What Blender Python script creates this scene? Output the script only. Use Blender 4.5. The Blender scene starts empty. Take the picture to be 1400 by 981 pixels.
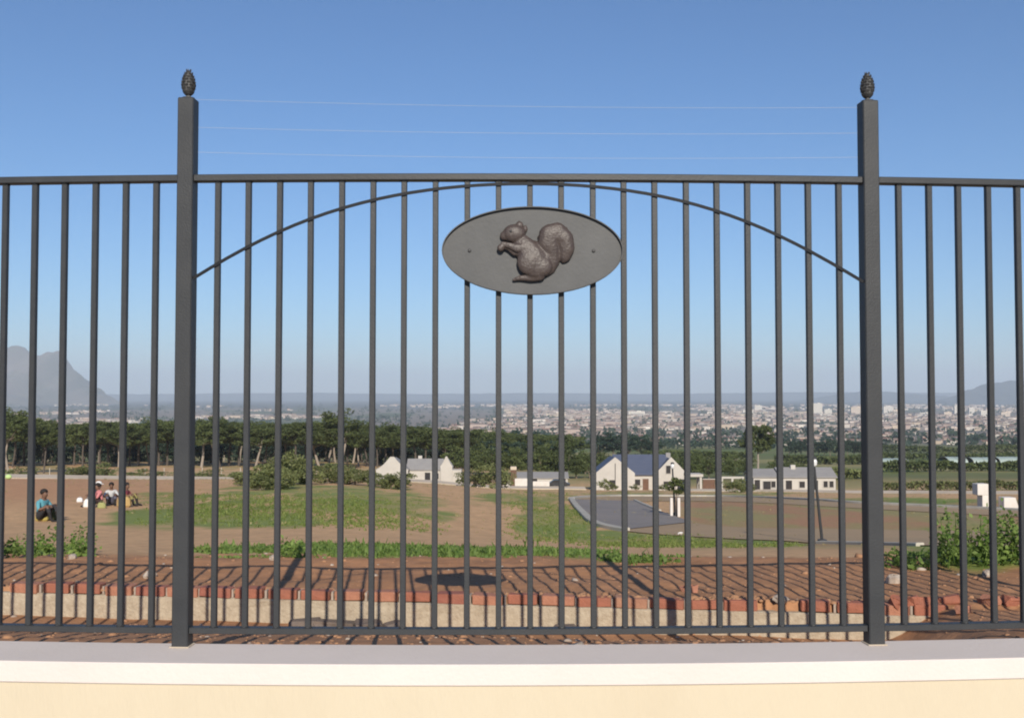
import bpy, bmesh, math, random
import numpy as np
from mathutils import Vector, Matrix, Quaternion

S = bpy.context.scene
COL = S.collection
PI = math.pi
R = math.radians
rnd = random.Random(7)
rng = np.random.default_rng(7)

# ------------------------------------------------------------------ camera
EYE = 1.6
F = 1400.0                                   # focal length in photo pixels
PITCH = math.atan(49.5 / F)
cam_d = bpy.data.cameras.new('camera')
cam_d.sensor_width = 36.0
cam_d.lens = 36.0
cam_d.clip_start = 0.05
cam_d.clip_end = 120000
cam = bpy.data.objects.new('camera', cam_d)
COL.objects.link(cam)
cam.location = (0, 0, EYE)
cam.rotation_euler = (PI / 2 + PITCH, 0, 0)
S.camera = cam

# ------------------------------------------------------------------ light
SUN = Vector((0.12, -1.0, 0.493)).normalized()      # towards the sun
SUN_EL = math.asin(SUN.z)
W = bpy.data.worlds.new('World')
S.world = W
W.use_nodes = True
nt = W.node_tree
nt.nodes.clear()
sky = nt.nodes.new('ShaderNodeTexSky')
sky.sky_type = 'NISHITA'
sky.sun_disc = False
sky.sun_elevation = SUN_EL
sky.sun_rotation = math.atan2(SUN.x, SUN.y)
sky.air_density = 1.0
sky.dust_density = 0.15
sky.ozone_density = 8.0
bg = nt.nodes.new('ShaderNodeBackground')
bg.inputs['Strength'].default_value = 0.0925
wo = nt.nodes.new('ShaderNodeOutputWorld')
nt.links.new(sky.outputs['Color'], bg.inputs['Color'])
nt.links.new(bg.outputs['Background'], wo.inputs['Surface'])
sun_d = bpy.data.lights.new('sun', 'SUN')
sun_d.energy = 4.9
sun_d.angle = R(0.3)
sun_d.color = (1.0, 0.92, 0.79)
sun = bpy.data.objects.new('sun', sun_d)
COL.objects.link(sun)
sun.location = (3, -20, 30)
sun.rotation_euler = SUN.to_track_quat('Z', 'Y').to_euler()
S.view_settings.view_transform = 'Standard'
S.view_settings.look = 'None'
S.view_settings.exposure = 0.25
S.view_settings.gamma = 1.0
S.view_settings.use_curve_mapping = False
S.cycles.filter_width = 2.0                  # the photograph is soft
S.cycles.volume_bounces = 1
S.cycles.max_bounces = 8

# ------------------------------------------------------------------ projection helpers (world <-> photo pixels, for taking measures)
cp, sp_ = math.cos(PITCH), math.sin(PITCH)

def P(px, py, y):
    """world point on the ray of a photo pixel at world depth y"""
    u, v = (px - 700) / F, (490.5 - py) / F
    yd, zd = cp - v * sp_, sp_ + v * cp
    return Vector((y * u / yd, y, EYE + y * zd / yd))

def proj(x, y, z):
    h = z - EYE
    d = y * cp + h * sp_
    v = -y * sp_ + h * cp
    return 700 + F * x / d, 490.5 - F * v / d

# ------------------------------------------------------------------ terrain function
def sstep(a, b, t):
    t = np.clip((np.asarray(t, float) - a) / (b - a), 0, 1)
    return t * t * (3 - 2 * t)

def vnoise(x, y, seed=0):
    x = np.asarray(x, float); y = np.asarray(y, float)
    xi, yi = np.floor(x).astype(np.int64), np.floor(y).astype(np.int64)
    fx, fy = x - xi, y - yi
    fx = fx * fx * (3 - 2 * fx); fy = fy * fy * (3 - 2 * fy)
    def h(a, b):
        n = (a * 374761393 + b * 668265263 + seed * 974711) & 0x7fffffff
        n = ((n ^ (n >> 13)) * 1274126177) & 0x7fffffff
        n = n ^ (n >> 16)
        return (n & 0xffff) / 65535.0
    return ((h(xi, yi) * (1 - fx) + h(xi + 1, yi) * fx) * (1 - fy)
            + (h(xi, yi + 1) * (1 - fx) + h(xi + 1, yi + 1) * fx) * fy)

def fbm(x, y, oct=4, seed=0):
    s, a, t = 0, 0.5, 0
    for k in range(oct):
        s = s + a * vnoise(x, y, seed + k * 17); t += a
        x = x * 2.03 + 11.3; y = y * 2.03 + 5.7; a *= 0.5
    return s / t

FAR = [(1100, -54), (2000, -72), (3500, -82), (6000, -84), (12000, -82), (24000, -76)]
LP = [(8.6, -1.36), (14, -2.05), (20, -2.7), (28, -3.44), (37, -3.96), (60, -5.35), (100, -8.15), (185, -15.6), (300, -20.0), (420, -26.5), (700, -40)] + FAR
RP = [(8.6, -1.36), (14, -2.15), (20, -3.0), (26, -3.8), (32, -4.6), (40, -5.25), (50, -5.85), (70, -7.2), (100, -9.75), (175, -16.2), (260, -20.5), (420, -28), (700, -40)] + FAR
LPa, RPa = np.array(LP), np.array(RP)

def dfence(x):                                # the wall bows gently towards the viewer
    return 3.7355 + 0.0109 * x + 0.0227 * x * x

def dkerb(x):
    return 6.62 - 0.125 * x

def Hrel(x, y, rough=True):
    x = np.asarray(x, float); y = np.asarray(y, float)
    yy = np.maximum(y, 0.5)
    px = 700 + F * x / yy
    w = sstep(430, 850, px)
    w = np.where(yy < 8.6, 0.5, w)
    hl = np.interp(yy, LPa[:, 0], LPa[:, 1])
    hr = np.interp(yy, RPa[:, 0], RPa[:, 1])
    h = hl * (1 - w) + hr * w
    # near ground, trench and low wall
    dk = dkerb(x)
    yn = yy - (dfence(x) - 3.7355) * (1 - sstep(4.2, 6.0, yy))
    t = np.clip((yn - 3.9) / np.maximum(dk - 3.9, .1), 0, 1)
    trench = np.interp(t, [0, 0.25, 0.9, 1.0], [-1.02, -1.10, -1.48, -1.50])
    ramp = np.interp(t, [0, 0.25, 1.0], [-1.02, -1.10, -1.30])
    soft = sstep(2.25, 2.7, x) + sstep(-5.2, -5.6, x)
    low = trench * (1 - soft) + ramp * soft
    upper = np.interp(yy, [6.4, 7.6, 8.6], [-1.285, -1.345, -1.36])
    near = np.where(yy < dk + 0.05, low, upper)
    h = np.where(yy < 8.6, near, h)
    if rough:
        a = np.where(yy < 14, 1.0, 0.0) * sstep(3.9, 4.3, yn)
        n1 = fbm(x * 2.1, yy * 2.1, 3, 3) - .5
        n2 = fbm(x * 9.0, yy * 9.0, 3, 5) - .5
        flat = 1 - 0.7 * np.exp(-((yy - dk) / 0.22) ** 2)
        h = h + a * flat * (0.05 * n1 + 0.018 * n2) * (0.6 + 0.4 * sstep(4.4, 6.8, yy))
        big = np.clip((yy - 14) / 60, 0, 1)
        h = h + big * np.minimum(yy * 0.004, 1.2) * (fbm(x / 22, yy / 40, 3, 9) - .5) * (yy < 2500)
    return h

def gz(x, y):
    return EYE + float(Hrel(x, y))

def G(px, py, dmin=4.2):
    """ground point seen at a photo pixel"""
    u, v = (px - 700) / F, (490.5 - py) / F
    yd, zd = cp - v * sp_, sp_ + v * cp
    y = np.geomspace(dmin, 30000, 4000)
    x = y * u / yd
    ray = EYE + y * zd / yd
    g = EYE + Hrel(x, y, False)
    k = int(np.argmax(ray <= g)) if np.any(ray <= g) else len(y) - 1
    return Vector((x[k], y[k], gz(x[k], y[k])))

def GD(px, D):
    x = (px - 700) / F * D
    return Vector((x, D, gz(x, D)))

# ------------------------------------------------------------------ materials
def mk(name, c1, c2=None, scale=4.0, rough=0.7, bump=0.0, bscale=None, detail=4, metal=0.0, spec=0.4, attr=None, stretch=None, c3=None):
    m = bpy.data.materials.new(name)
    m.use_nodes = True
    t = m.node_tree
    b = t.nodes['Principled BSDF']
    b.inputs['Roughness'].default_value = rough
    b.inputs['Metallic'].default_value = metal
    b.inputs['Specular IOR Level'].default_value = spec
    tc = t.nodes.new('ShaderNodeTexCoord')
    vec = tc.outputs['Object']
    if stretch:
        mp = t.nodes.new('ShaderNodeMapping')
        mp.inputs['Scale'].default_value = stretch
        t.links.new(vec, mp.inputs['Vector'])
        vec = mp.outputs['Vector']
    n = t.nodes.new('ShaderNodeTexNoise')
    n.inputs['Scale'].default_value = scale
    n.inputs['Detail'].default_value = detail
    n.inputs['Roughness'].default_value = 0.6
    t.links.new(vec, n.inputs['Vector'])
    rp = t.nodes.new('ShaderNodeValToRGB')
    c2 = c2 or tuple(x * 0.8 for x in c1)
    rp.color_ramp.elements[0].position = 0.33
    rp.color_ramp.elements[1].position = 0.67
    rp.color_ramp.elements[0].color = (*c1, 1)
    rp.color_ramp.elements[1].color = (*c2, 1)
    if c3:
        e = rp.color_ramp.elements.new(0.8); e.color = (*c3, 1)
    t.links.new(n.outputs['Fac'], rp.inputs['Fac'])
    out = rp.outputs['Color']
    if attr:
        a = t.nodes.new('ShaderNodeAttribute')
        a.attribute_name = attr
        mx = t.nodes.new('ShaderNodeMix')
        mx.data_type = 'RGBA'; mx.blend_type = 'MULTIPLY'
        mx.inputs['Factor'].default_value = 1.0
        t.links.new(out, mx.inputs['A']); t.links.new(a.outputs['Color'], mx.inputs['B'])
        out = mx.outputs['Result']
    t.links.new(out, b.inputs['Base Color'])
    if bump:
        n2 = t.nodes.new('ShaderNodeTexNoise')
        n2.inputs['Scale'].default_value = bscale or scale * 4
        n2.inputs['Detail'].default_value = 5
        t.links.new(vec, n2.inputs['Vector'])
        bp = t.nodes.new('ShaderNodeBump')
        bp.inputs['Strength'].default_value = bump
        bp.inputs['Distance'].default_value = 0.01
        t.links.new(n2.outputs['Fac'], bp.inputs['Height'])
        t.links.new(bp.outputs['Normal'], b.inputs['Normal'])
    return m

def leafmat(name, c1, c2, trans=0.3):
    m = bpy.data.materials.new(name)
    m.use_nodes = True
    t = m.node_tree
    b = t.nodes['Principled BSDF']
    b.inputs['Roughness'].default_value = 0.6
    b.inputs['Specular IOR Level'].default_value = 0.25
    a = t.nodes.new('ShaderNodeAttribute'); a.attribute_name = 'tint'
    oi = t.nodes.new('ShaderNodeObjectInfo')
    mx = t.nodes.new('ShaderNodeMix'); mx.data_type = 'RGBA'
    mx.inputs['A'].default_value = (*c1, 1); mx.inputs['B'].default_value = (*c2, 1)
    t.links.new(a.outputs['Fac'], mx.inputs['Factor'])
    hs = t.nodes.new('ShaderNodeHueSaturation')
    mr = t.nodes.new('ShaderNodeMapRange')
    mr.inputs['To Min'].default_value = 0.8; mr.inputs['To Max'].default_value = 1.2
    t.links.new(oi.outputs['Random'], mr.inputs['Value'])
    t.links.new(mr.outputs['Result'], hs.inputs['Value'])
    t.links.new(mx.outputs['Result'], hs.inputs['Color'])
    t.links.new(hs.outputs['Color'], b.inputs['Base Color'])
    tr = t.nodes.new('ShaderNodeBsdfTranslucent')
    t.links.new(hs.outputs['Color'], tr.inputs['Color'])
    ms = t.nodes.new('ShaderNodeMixShader')
    ms.inputs['Fac'].default_value = trans
    o = t.nodes['Material Output']
    t.links.new(b.outputs['BSDF'], ms.inputs[1]); t.links.new(tr.outputs['BSDF'], ms.inputs[2])
    t.links.new(ms.outputs['Shader'], o.inputs['Surface'])
    return m

M = {}
M['fence'] = mk('fence_paint', (0.0295, 0.031, 0.0335), (0.038, 0.039, 0.041), 9, 0.5, 0.12, 160, spec=0.35)
M['dark_iron'] = mk('finial_iron', (0.035, 0.035, 0.037), (0.06, 0.058, 0.056), 60, 0.5, 0.2, 200)
M['arch'] = mk('arch_iron', (0.010, 0.011, 0.014), (0.014, 0.015, 0.018), 30, 0.6, spec=0.2)
M['plate'] = mk('plaque_plate', (0.062, 0.063, 0.065), (0.078, 0.078, 0.079), 7, 0.55, 0.07, 90, spec=0.35)
M['bronze'] = mk('squirrel_bronze', (0.050, 0.037, 0.034), (0.070, 0.053, 0.047), 40, 0.45, 0.25, 110, spec=0.4)
M['white_render'] = mk('white_plaster', (0.66, 0.585, 0.54), (0.615, 0.545, 0.50), 2, 0.8, 0.15, 60)
M['cream'] = mk('cream_plaster', (0.575, 0.495, 0.365), (0.54, 0.46, 0.335), 1.6, 0.85, 0.25, 45, stretch=(1, 1, .3))
M['wire'] = mk('galvanised_wire', (0.5, 0.5, 0.51), (0.42, 0.42, 0.43), 20, 0.4)
M['brick'] = mk('red_brick', (0.32, 0.115, 0.07), (0.25, 0.095, 0.06), 14, 0.85, 0.6, 80, c3=(0.38, 0.22, 0.14))
M['brick2'] = mk('pale_red_brick', (0.38, 0.17, 0.105), (0.31, 0.135, 0.085), 18, 0.85, 0.6, 80, c3=(0.58, 0.4, 0.3))
M['brick3'] = mk('dusty_brick', (0.36, 0.19, 0.12), (0.29, 0.14, 0.09), 10, 0.9, 0.7, 80, c3=(0.40, 0.26, 0.17))
M['brick4'] = mk('dark_brick', (0.25, 0.085, 0.06), (0.30, 0.12, 0.08), 12, 0.9, 0.7, 80)
M['concrete'] = mk('pale_concrete', (0.42, 0.35, 0.26), (0.32, 0.255, 0.185), 22, 0.9, 0.8, 60, c3=(0.24, 0.18, 0.13))
M['mortar'] = mk('mortar', (0.36, 0.30, 0.25), (0.28, 0.22, 0.18), 20, 0.9, 0.5, 80)
M['stone'] = mk('field_stone', (0.42, 0.36, 0.30), (0.30, 0.23, 0.18), 12, 0.9, 0.6, 50)
M['slate'] = mk('grey_slate', (0.16, 0.125, 0.105), (0.12, 0.095, 0.08), 14, 0.9, 0.6, 50)
M['clod'] = mk('soil_clod', (0.37, 0.20, 0.11), (0.29, 0.155, 0.085), 12, 0.95, 0.6, 50)
M['asphalt'] = mk('asphalt', (0.205, 0.18, 0.165), (0.25, 0.215, 0.19), 0.35, 0.9, 0.3, 20)
M['kerb'] = mk('kerb_concrete', (0.44, 0.41, 0.35), (0.36, 0.33, 0.28), 1.0, 0.9)
M['pale_path'] = mk('pale_gravel', (0.55, 0.46, 0.36), (0.46, 0.38, 0.29), 0.3, 0.95)
M['dusty'] = mk('dusty_asphalt', (0.37, 0.25, 0.14), (0.32, 0.225, 0.13), 0.25, 0.95)
M['pave'] = mk('pavement', (0.30, 0.28, 0.26), (0.24, 0.22, 0.2), 2, 0.9, 0.3, 40)
M['housewhite'] = mk('house_white', (0.47, 0.44, 0.40), (0.41, 0.38, 0.345), 0.4, 0.9)
M['roofgrey'] = mk('roof_grey', (0.22, 0.21, 0.21), (0.27, 0.26, 0.25), 0.8, 0.8, stretch=(1, 6, 6))
M['roofblue'] = mk('roof_blue', (0.062, 0.075, 0.12), (0.075, 0.09, 0.135), 0.6, 0.6, stretch=(1, 6, 6))
M['opening'] = mk('dark_opening', (0.02, 0.02, 0.022), (0.035, 0.03, 0.03), 1, 0.3)
M['brownwood'] = mk('brown_wood', (0.15, 0.08, 0.05), (0.11, 0.06, 0.04), 2, 0.8)
M['bark'] = mk('pine_bark', (0.20, 0.155, 0.12), (0.13, 0.10, 0.08), 3, 0.95, stretch=(6, 6, 1))
M['bark_dark'] = mk('dark_bark', (0.10, 0.08, 0.065), (0.07, 0.058, 0.048), 3, 0.95, stretch=(6, 6, 1))
M['bark_pale'] = mk('pale_bark', (0.32, 0.27, 0.22), (0.22, 0.18, 0.15), 3, 0.95, stretch=(6, 6, 1))
M['pine'] = leafmat('pine_needles', (0.06, 0.080, 0.026), (0.12, 0.145, 0.05))
M['blue_leaf'] = leafmat('blue_green_leaves', (0.026, 0.048, 0.034), (0.050, 0.078, 0.048))
M['leaf'] = leafmat('shrub_leaves', (0.105, 0.125, 0.045), (0.20, 0.215, 0.085))
M['weed'] = leafmat('weed_leaves', (0.10, 0.17, 0.035), (0.22, 0.30, 0.08), 0.4)
M['grass'] = leafmat('grass_blades', (0.12, 0.18, 0.035), (0.25, 0.275, 0.085), 0.4)
M['greenhouse'] = mk('greenhouse_sheet', (0.36, 0.42, 0.38), (0.29, 0.36, 0.33), 0.3, 0.5)
M['white_block'] = mk('white_block', (0.62, 0.58, 0.54), (0.54, 0.5, 0.46), 1, 0.85)
M['rock'] = mk('mountain_rock', (0.20, 0.165, 0.14), (0.11, 0.11, 0.075), 0.0022, 0.95, detail=8, c3=(0.26, 0.21, 0.17))
M['hill'] = mk('hill_scrub', (0.03, 0.045, 0.048), (0.045, 0.055, 0.055), 0.002, 0.95, detail=6)
M['steel'] = mk('dark_steel', (0.03, 0.031, 0.034), (0.04, 0.04, 0.042), 3, 0.5)
M['lamp_glass'] = mk('lamp_glass', (0.65, 0.65, 0.66), (0.6, 0.6, 0.6), 3, 0.3)
M['car_dark'] = mk('car_paint', (0.03, 0.03, 0.035), (0.04, 0.04, 0.045), 1, 0.3)
M['rubber'] = mk('tyre_rubber', (0.02, 0.02, 0.02), (0.03, 0.03, 0.03), 3, 0.9)

# ------------------------------------------------------------------ mesh building helpers
class MB:
    def __init__(self):
        self.v, self.f, self.mi = [], [], []
        self.cur = 0
    def add(self, vs, fs):
        o = len(self.v)
        self.v += [tuple(p) for p in vs]
        for f in fs:
            self.f.append(tuple(i + o for i in f)); self.mi.append(self.cur)
        return self
    def box(self, c, s, rot=None, jit=0.0):
        x, y, z = (q / 2 for q in s)
        vs = [Vector((a * x, b * y, d * z)) for a in (-1, 1) for b in (-1, 1) for d in (-1, 1)]
        if jit:
            vs = [p + Vector((rnd.uniform(-jit, jit) for _ in range(3))) for p in vs]
        if rot is not None:
            vs = [rot @ p for p in vs]
        c = Vector(c)
        return self.add([p + c for p in vs], [(0, 1, 3, 2), (4, 6, 7, 5), (0, 4, 5, 1), (2, 3, 7, 6), (0, 2, 6, 4), (1, 5, 7, 3)])
    def bevbox(self, c, s, b, rot=None):
        """box with chamfered edges"""
        bm = bmesh.new()
        bmesh.ops.create_cube(bm, size=1)
        for v in bm.verts:
            v.co = Vector((v.co.x * s[0], v.co.y * s[1], v.co.z * s[2]))
        bmesh.ops.bevel(bm, geom=list(bm.edges), offset=b, segments=1, affect='EDGES', profile=0.5)
        bm.verts.index_update()
        c = Vector(c)
        vs = [((rot @ v.co) if rot is not None else v.co) + c for v in bm.verts]
        fs = [[v.index for v in f.verts] for f in bm.faces]
        bm.free()
        return self.add(vs, fs)
    def tube(self, pts, rad, seg=8, cap=True):
        pts = [Vector(p) for p in pts]
        rad = rad if isinstance(rad, (list, tuple)) else [rad] * len(pts)
        vs, fs = [], []
        for i, p in enumerate(pts):
            t = (pts[min(i + 1, len(pts) - 1)] - pts[max(i - 1, 0)]).normalized()
            a = Vector((0, 0, 1)) if abs(t.z) < .9 else Vector((1, 0, 0))
            n = t.cross(a).normalized(); b = t.cross(n)
            for k in range(seg):
                an = 2 * PI * k / seg
                vs.append(p + (n * math.cos(an) + b * math.sin(an)) * rad[i])
        for i in range(len(pts) - 1):
            for k in range(seg):
                a, b = i * seg + k, i * seg + (k + 1) % seg
                fs.append((a, b, b + seg, a + seg))
        if cap:
            fs.append(tuple(range(seg))[::-1]); fs.append(tuple(range((len(pts) - 1) * seg, len(pts) * seg)))
        return self.add(vs, fs)
    def lathe(self, prof, c=(0, 0, 0), seg=16):
        c = Vector(c); vs, fs = [], []
        for r, z in prof:
            for k in range(seg):
                an = 2 * PI * k / seg
                vs.append(c + Vector((r * math.cos(an), r * math.sin(an), z)))
        for i in range(len(prof) - 1):
            for k in range(seg):
                a, b = i * seg + k, i * seg + (k + 1) % seg
                fs.append((a, b, b + seg, a + seg))
        fs.append(tuple(range(seg))[::-1]); fs.append(tuple(range((len(prof) - 1) * seg, len(prof) * seg)))
        return self.add(vs, fs)
    def sweep(self, prof, path):
        """profile of (offset y, z) swept along points (x, y)"""
        n = len(prof); vs, fs = [], []
        for x, y in path:
            for oy, z in prof:
                vs.append((x, y + oy, z))
        for i in range(len(path) - 1):
            for k in range(n):
                a, b = i * n + k, i * n + (k + 1) % n
                fs.append((a, a + n, b + n, b))
        fs.append(tuple(range(n))); fs.append(tuple(range((len(path) - 1) * n, len(path) * n))[::-1])
        return self.add(vs, fs)
    def prism(self, poly, y0, y1):
        """polygon in x,z extruded along y"""
        n = len(poly)
        vs = [(x, y0, z) for x, z in poly] + [(x, y1, z) for x, z in poly]
        fs = [tuple(range(n)), tuple(range(n, 2 * n))[::-1]]
        fs += [(k, k + n, (k + 1) % n + n, (k + 1) % n) for k in range(n)]
        return self.add(vs, fs)
    def ball(self, c, r, seg=10, ring=7, squash=(1, 1, 1)):
        c = Vector(c); vs, fs = [], []
        for i in range(ring + 1):
            th = PI * i / ring
            for k in range(seg):
                an = 2 * PI * k / seg
                vs.append(c + Vector((r * math.sin(th) * math.cos(an) * squash[0], r * math.sin(th) * math.sin(an) * squash[1], r * math.cos(th) * squash[2])))
        for i in range(ring):
            for k in range(seg):
                a, b = i * seg + k, i * seg + (k + 1) % seg
                fs.append((a, a + seg, b + seg, b))
        return self.add(vs, fs)
    def mesh(self, name, mats, smooth=False):
        me = bpy.data.meshes.new(name)
        me.from_pydata(self.v, [], self.f)
        for m in (mats if isinstance(mats, (list, tuple)) else [mats]):
            me.materials.append(m)
        me.polygons.foreach_set('material_index', self.mi)
        bm = bmesh.new(); bm.from_mesh(me)
        bmesh.ops.recalc_face_normals(bm, faces=bm.faces)
        bm.to_mesh(me); bm.free()
        if smooth:
            me.polygons.foreach_set('use_smooth', [True] * len(me.polygons))
        return me
    def build(self, name, mats, parent=None, smooth=False):
        return link(name, self.mesh(name, mats, smooth), parent)

def link(name, data, parent=None):
    o = bpy.data.objects.new(name, data)
    COL.objects.link(o)
    if parent is not None:
        o.parent = parent
    return o

def tag(o, label=None, cat=None, group=None, kind='thing'):
    if label: o['label'] = label
    if cat: o['category'] = cat
    if group: o['group'] = group
    if kind: o['kind'] = kind
    return o

def thing(name, loc, label, cat, group=None, rz=0.0):
    o = bpy.data.objects.new(name, None)
    COL.objects.link(o)
    o.empty_display_size = 0.2
    o.location = loc; o.rotation_euler = (0, 0, rz)
    return tag(o, label, cat, group)

def dup(root, loc, rz=0.0, scale=(1, 1, 1), label=None, group=None):
    r = root.copy(); COL.objects.link(r)
    r.location = loc; r.rotation_euler = (0, 0, rz); r.scale = scale
    if label: r['label'] = label
    if group: r['group'] = group
    for ch in list(root.children):
        c = ch.copy(); COL.objects.link(c); c.parent = r
        for g in list(ch.children):
            d = g.copy(); COL.objects.link(d); d.parent = c
    return r

def npmesh(name, verts, faces, mat, attr=None, attr_name='tint', smooth=False):
    """numpy verts (N,3), faces (M,k)"""
    me = bpy.data.meshes.new(name)
    k = faces.shape[1]
    me.vertices.add(len(verts)); me.vertices.foreach_set('co', np.ascontiguousarray(verts, np.float32).ravel())
    me.loops.add(faces.size); me.loops.foreach_set('vertex_index', np.ascontiguousarray(faces, np.int32).ravel())
    me.polygons.add(len(faces)); me.polygons.foreach_set('loop_start', np.arange(0, faces.size, k, dtype=np.int32))
    me.polygons.foreach_set('loop_total', np.full(len(faces), k, np.int32))
    if smooth:
        me.polygons.foreach_set('use_smooth', np.ones(len(faces), bool))
    me.update(calc_edges=True)
    if attr is not None:
        if attr.ndim == 2:
            a = me.attributes.new(attr_name, 'FLOAT_COLOR', 'POINT')
            a.data.foreach_set('color', np.ascontiguousarray(attr, np.float32).ravel())
        else:
            a = me.attributes.new(attr_name, 'FLOAT', 'POINT')
            a.data.foreach_set('value', np.ascontiguousarray(attr, np.float32))
    if isinstance(mat, (list, tuple)):
        for m in mat: me.materials.append(m)
    else:
        me.materials.append(mat)
    return me

def leaf_mesh(name, centers, size, mat, g, up=0.0, tint=None):
    """one small bent quad per centre"""
    n = len(centers)
    a = g.normal(size=(n, 3)); a[:, 2] *= (1 - up); a /= np.linalg.norm(a, axis=1)[:, None]
    b = g.normal(size=(n, 3)); b -= (b * a).sum(1)[:, None] * a; b /= np.linalg.norm(b, axis=1)[:, None]
    s = (size * g.uniform(.6, 1.4, n))[:, None]
    v = np.stack([centers - a * s, centers + b * s * .6, centers + a * s, centers - b * s * .6], 1).reshape(-1, 3)
    f = np.arange(4 * n).reshape(-1, 4)
    t = np.repeat(g.uniform(0, 1, n) if tint is None else np.clip(tint + g.uniform(-.25, .25, n), 0, 1), 4)
    return npmesh(name, v, f, mat, t)

# ------------------------------------------------------------------ ground
def build_ground():
    ys = np.concatenate([np.arange(3.80, 9.6, 0.036), 9.6 * 1.02 ** np.arange(1, 95)])
    ys = np.concatenate([ys, ys[-1] * 1.05 ** np.arange(1, 121)])
    us = np.concatenate([np.linspace(-2.4, -0.66, 34), np.linspace(-0.65, 0.65, 430), np.linspace(0.66, 2.4, 34)])
    Y, U = np.meshgrid(ys, us, indexing='ij')
    X = U * Y
    Y = Y + np.clip(dfence(X) - 3.7355, 0, 3) * (1 - sstep(3.8, 6.0, Y)) * (Y < 6)
    H = Hrel(X, Y)
    Z = EYE + H
    px, py = proj(X, Y, Z)
    n0 = fbm(X * 0.9, Y * 0.45, 4, 21)
    n1 = fbm(X / 5.0, Y / 9.0, 4, 31)
    nf = fbm(X / 60.0, Y / 160.0, 4, 41)
    def blob(cx, cy, rx, ry, s):
        q = ((px - cx) / rx) ** 2 + ((py - cy) / ry) ** 2
        return s * np.clip(1.25 - q, 0, 1)
    g = np.zeros_like(X)
    for b in [(60, 747, 90, 12, .9), (330, 752, 110, 9, .6), (520, 752, 160, 11, .9), (660, 754, 120, 12, .9), (770, 757, 90, 10, .8),
              (860, 768, 90, 7, .5), (330, 700, 150, 24, 1), (480, 690, 130, 22, .9), (190, 704, 60, 16, .8), (560, 705, 70, 12, .6),
              (760, 712, 62, 26, 1), (830, 735, 80, 11, 1), (960, 738, 140, 10, 1), (1060, 738, 60, 9, 1), (1330, 745, 100, 40, 1),
              (720, 682, 90, 12, .7), (1240, 685, 150, 6, 1), (1000, 675, 90, 4, .8), (860, 675, 70, 4, .9), (400, 668, 170, 9, .8), (250, 690, 90, 22, .8), (430, 664, 130, 8, .5), (100, 695, 60, 8, .5), (200, 720, 90, 12, .4), (1230, 775, 60, 12, .5)]:
        g = np.maximum(g, blob(*b))
    g = (sstep(0, .3, g) * np.clip(g * 1.7 - .62 + 1.0 * (sstep(.3, .7, n0) - .5) + 1.1 * (sstep(.3, .7, n1) - .5), 0, .9))[..., None]
    soil = np.array([.365, .19, .10]); dirt = np.array([.55, .345, .185]); dry = np.array([.36, .30, .14])
    grass = np.array([.155, .215, .05]); lot = np.array([.37, .21, .12]); olive = np.array([.15, .16, .065]); field = np.array([.125, .165, .05])
    t = sstep(9.0, 10.5, Y + (n0 - .5) * 1.5)[..., None]
    c = soil * (1 - t) + dirt * t
    c = c * (0.8 + 0.4 * fbm(X * 3, Y * 3, 3, 55))[..., None]
    # left redder rise below the pale path, dry scrub beyond
    red = (np.clip(1 - ((px - 60) / 240) ** 2, 0, 1) * sstep(30, 50, Y) * (1 - sstep(100, 130, Y)) * .6)[..., None]
    c = c * (1 - red) + np.array([.46, .225, .12]) * red
    lt = (sstep(900, 960, px) * sstep(16, 30, Y) * (1 - sstep(70, 90, Y)))[..., None]
    lm = sstep(.36, .62, .5 * n1 + .5 * fbm(X / 1.6, Y / 4.0, 3, 71))[..., None]; l2 = lot * (1 - lm) + np.array([.30, .255, .115]) * lm
    c = c * (1 - lt) + l2 * lt
    d = (sstep(75, 130, Y) * sstep(.35, .7, n1) * .8)[..., None]
    c = c * (1 - d) + dry * d
    # farmland and scrub
    fm = (sstep(170, 260, Y) * sstep(660, 760, px) + sstep(330, 380, Y) * (1 - sstep(660, 760, px)))[..., None]
    stripe = 0.5 + 0.5 * np.sin(Y / 26.0 + 3 * nf)
    fc = olive * (1 - stripe[..., None]) + field * stripe[..., None]
    dr = sstep(.5, .65, nf)[..., None]
    fc = fc * (1 - dr * .7) + dry * dr * .7
    c = c * (1 - fm) + fc * fm
    # the far town and plain
    nu = fbm(X / 260.0, Y / 700.0, 4, 61)
    um = sstep(950, 1300, Y)[..., None]
    uc = np.array([.22, .185, .155]) * (0.85 + .3 * nu)[..., None]
    ug = np.array([.10, .12, .065])
    gm = sstep(.47, .62, nu)[..., None]
    uc = uc * (1 - gm) + ug * gm
    c = c * (1 - um) + uc * um
    pm = sstep(5200, 8000, Y)[..., None]
    c = c * (1 - pm) + np.array([.065, .075, .07]) * pm  # smog band at the horizon put into the plain's darker colour
    n3 = fbm(X / 2.2 + 40, Y / 6.0, 4, 91)[..., None]
    straw = np.array([.30, .27, .095])
    gv = sstep(.42, .66, n3) * sstep(14, 30, Y)[..., None] * .8
    c = c * (1 - g) + (grass * (0.7 + .6 * n1[..., None]) * (1 - gv) + straw * gv) * g
    col = np.concatenate([c, np.ones_like(c[..., :1])], -1)
    nr, nc = X.shape
    idx = np.arange(nr * nc).reshape(nr, nc)
    f = np.stack([idx[:-1, :-1], idx[:-1, 1:], idx[1:, 1:], idx[1:, :-1]], -1).reshape(-1, 4)
    m = mk('ground_soil', (1.12, 1.1, 1.08), (0.86, 0.86, 0.86), 7.0, 0.95, 0.6, 30, attr='Col', spec=0.15, detail=6)
    me = npmesh('ground', np.stack([X, Y, Z], -1).reshape(-1, 3), f, m, col.reshape(-1, 4), 'Col', smooth=True)
    tag(link('ground', me), kind='structure')

build_ground()
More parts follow.
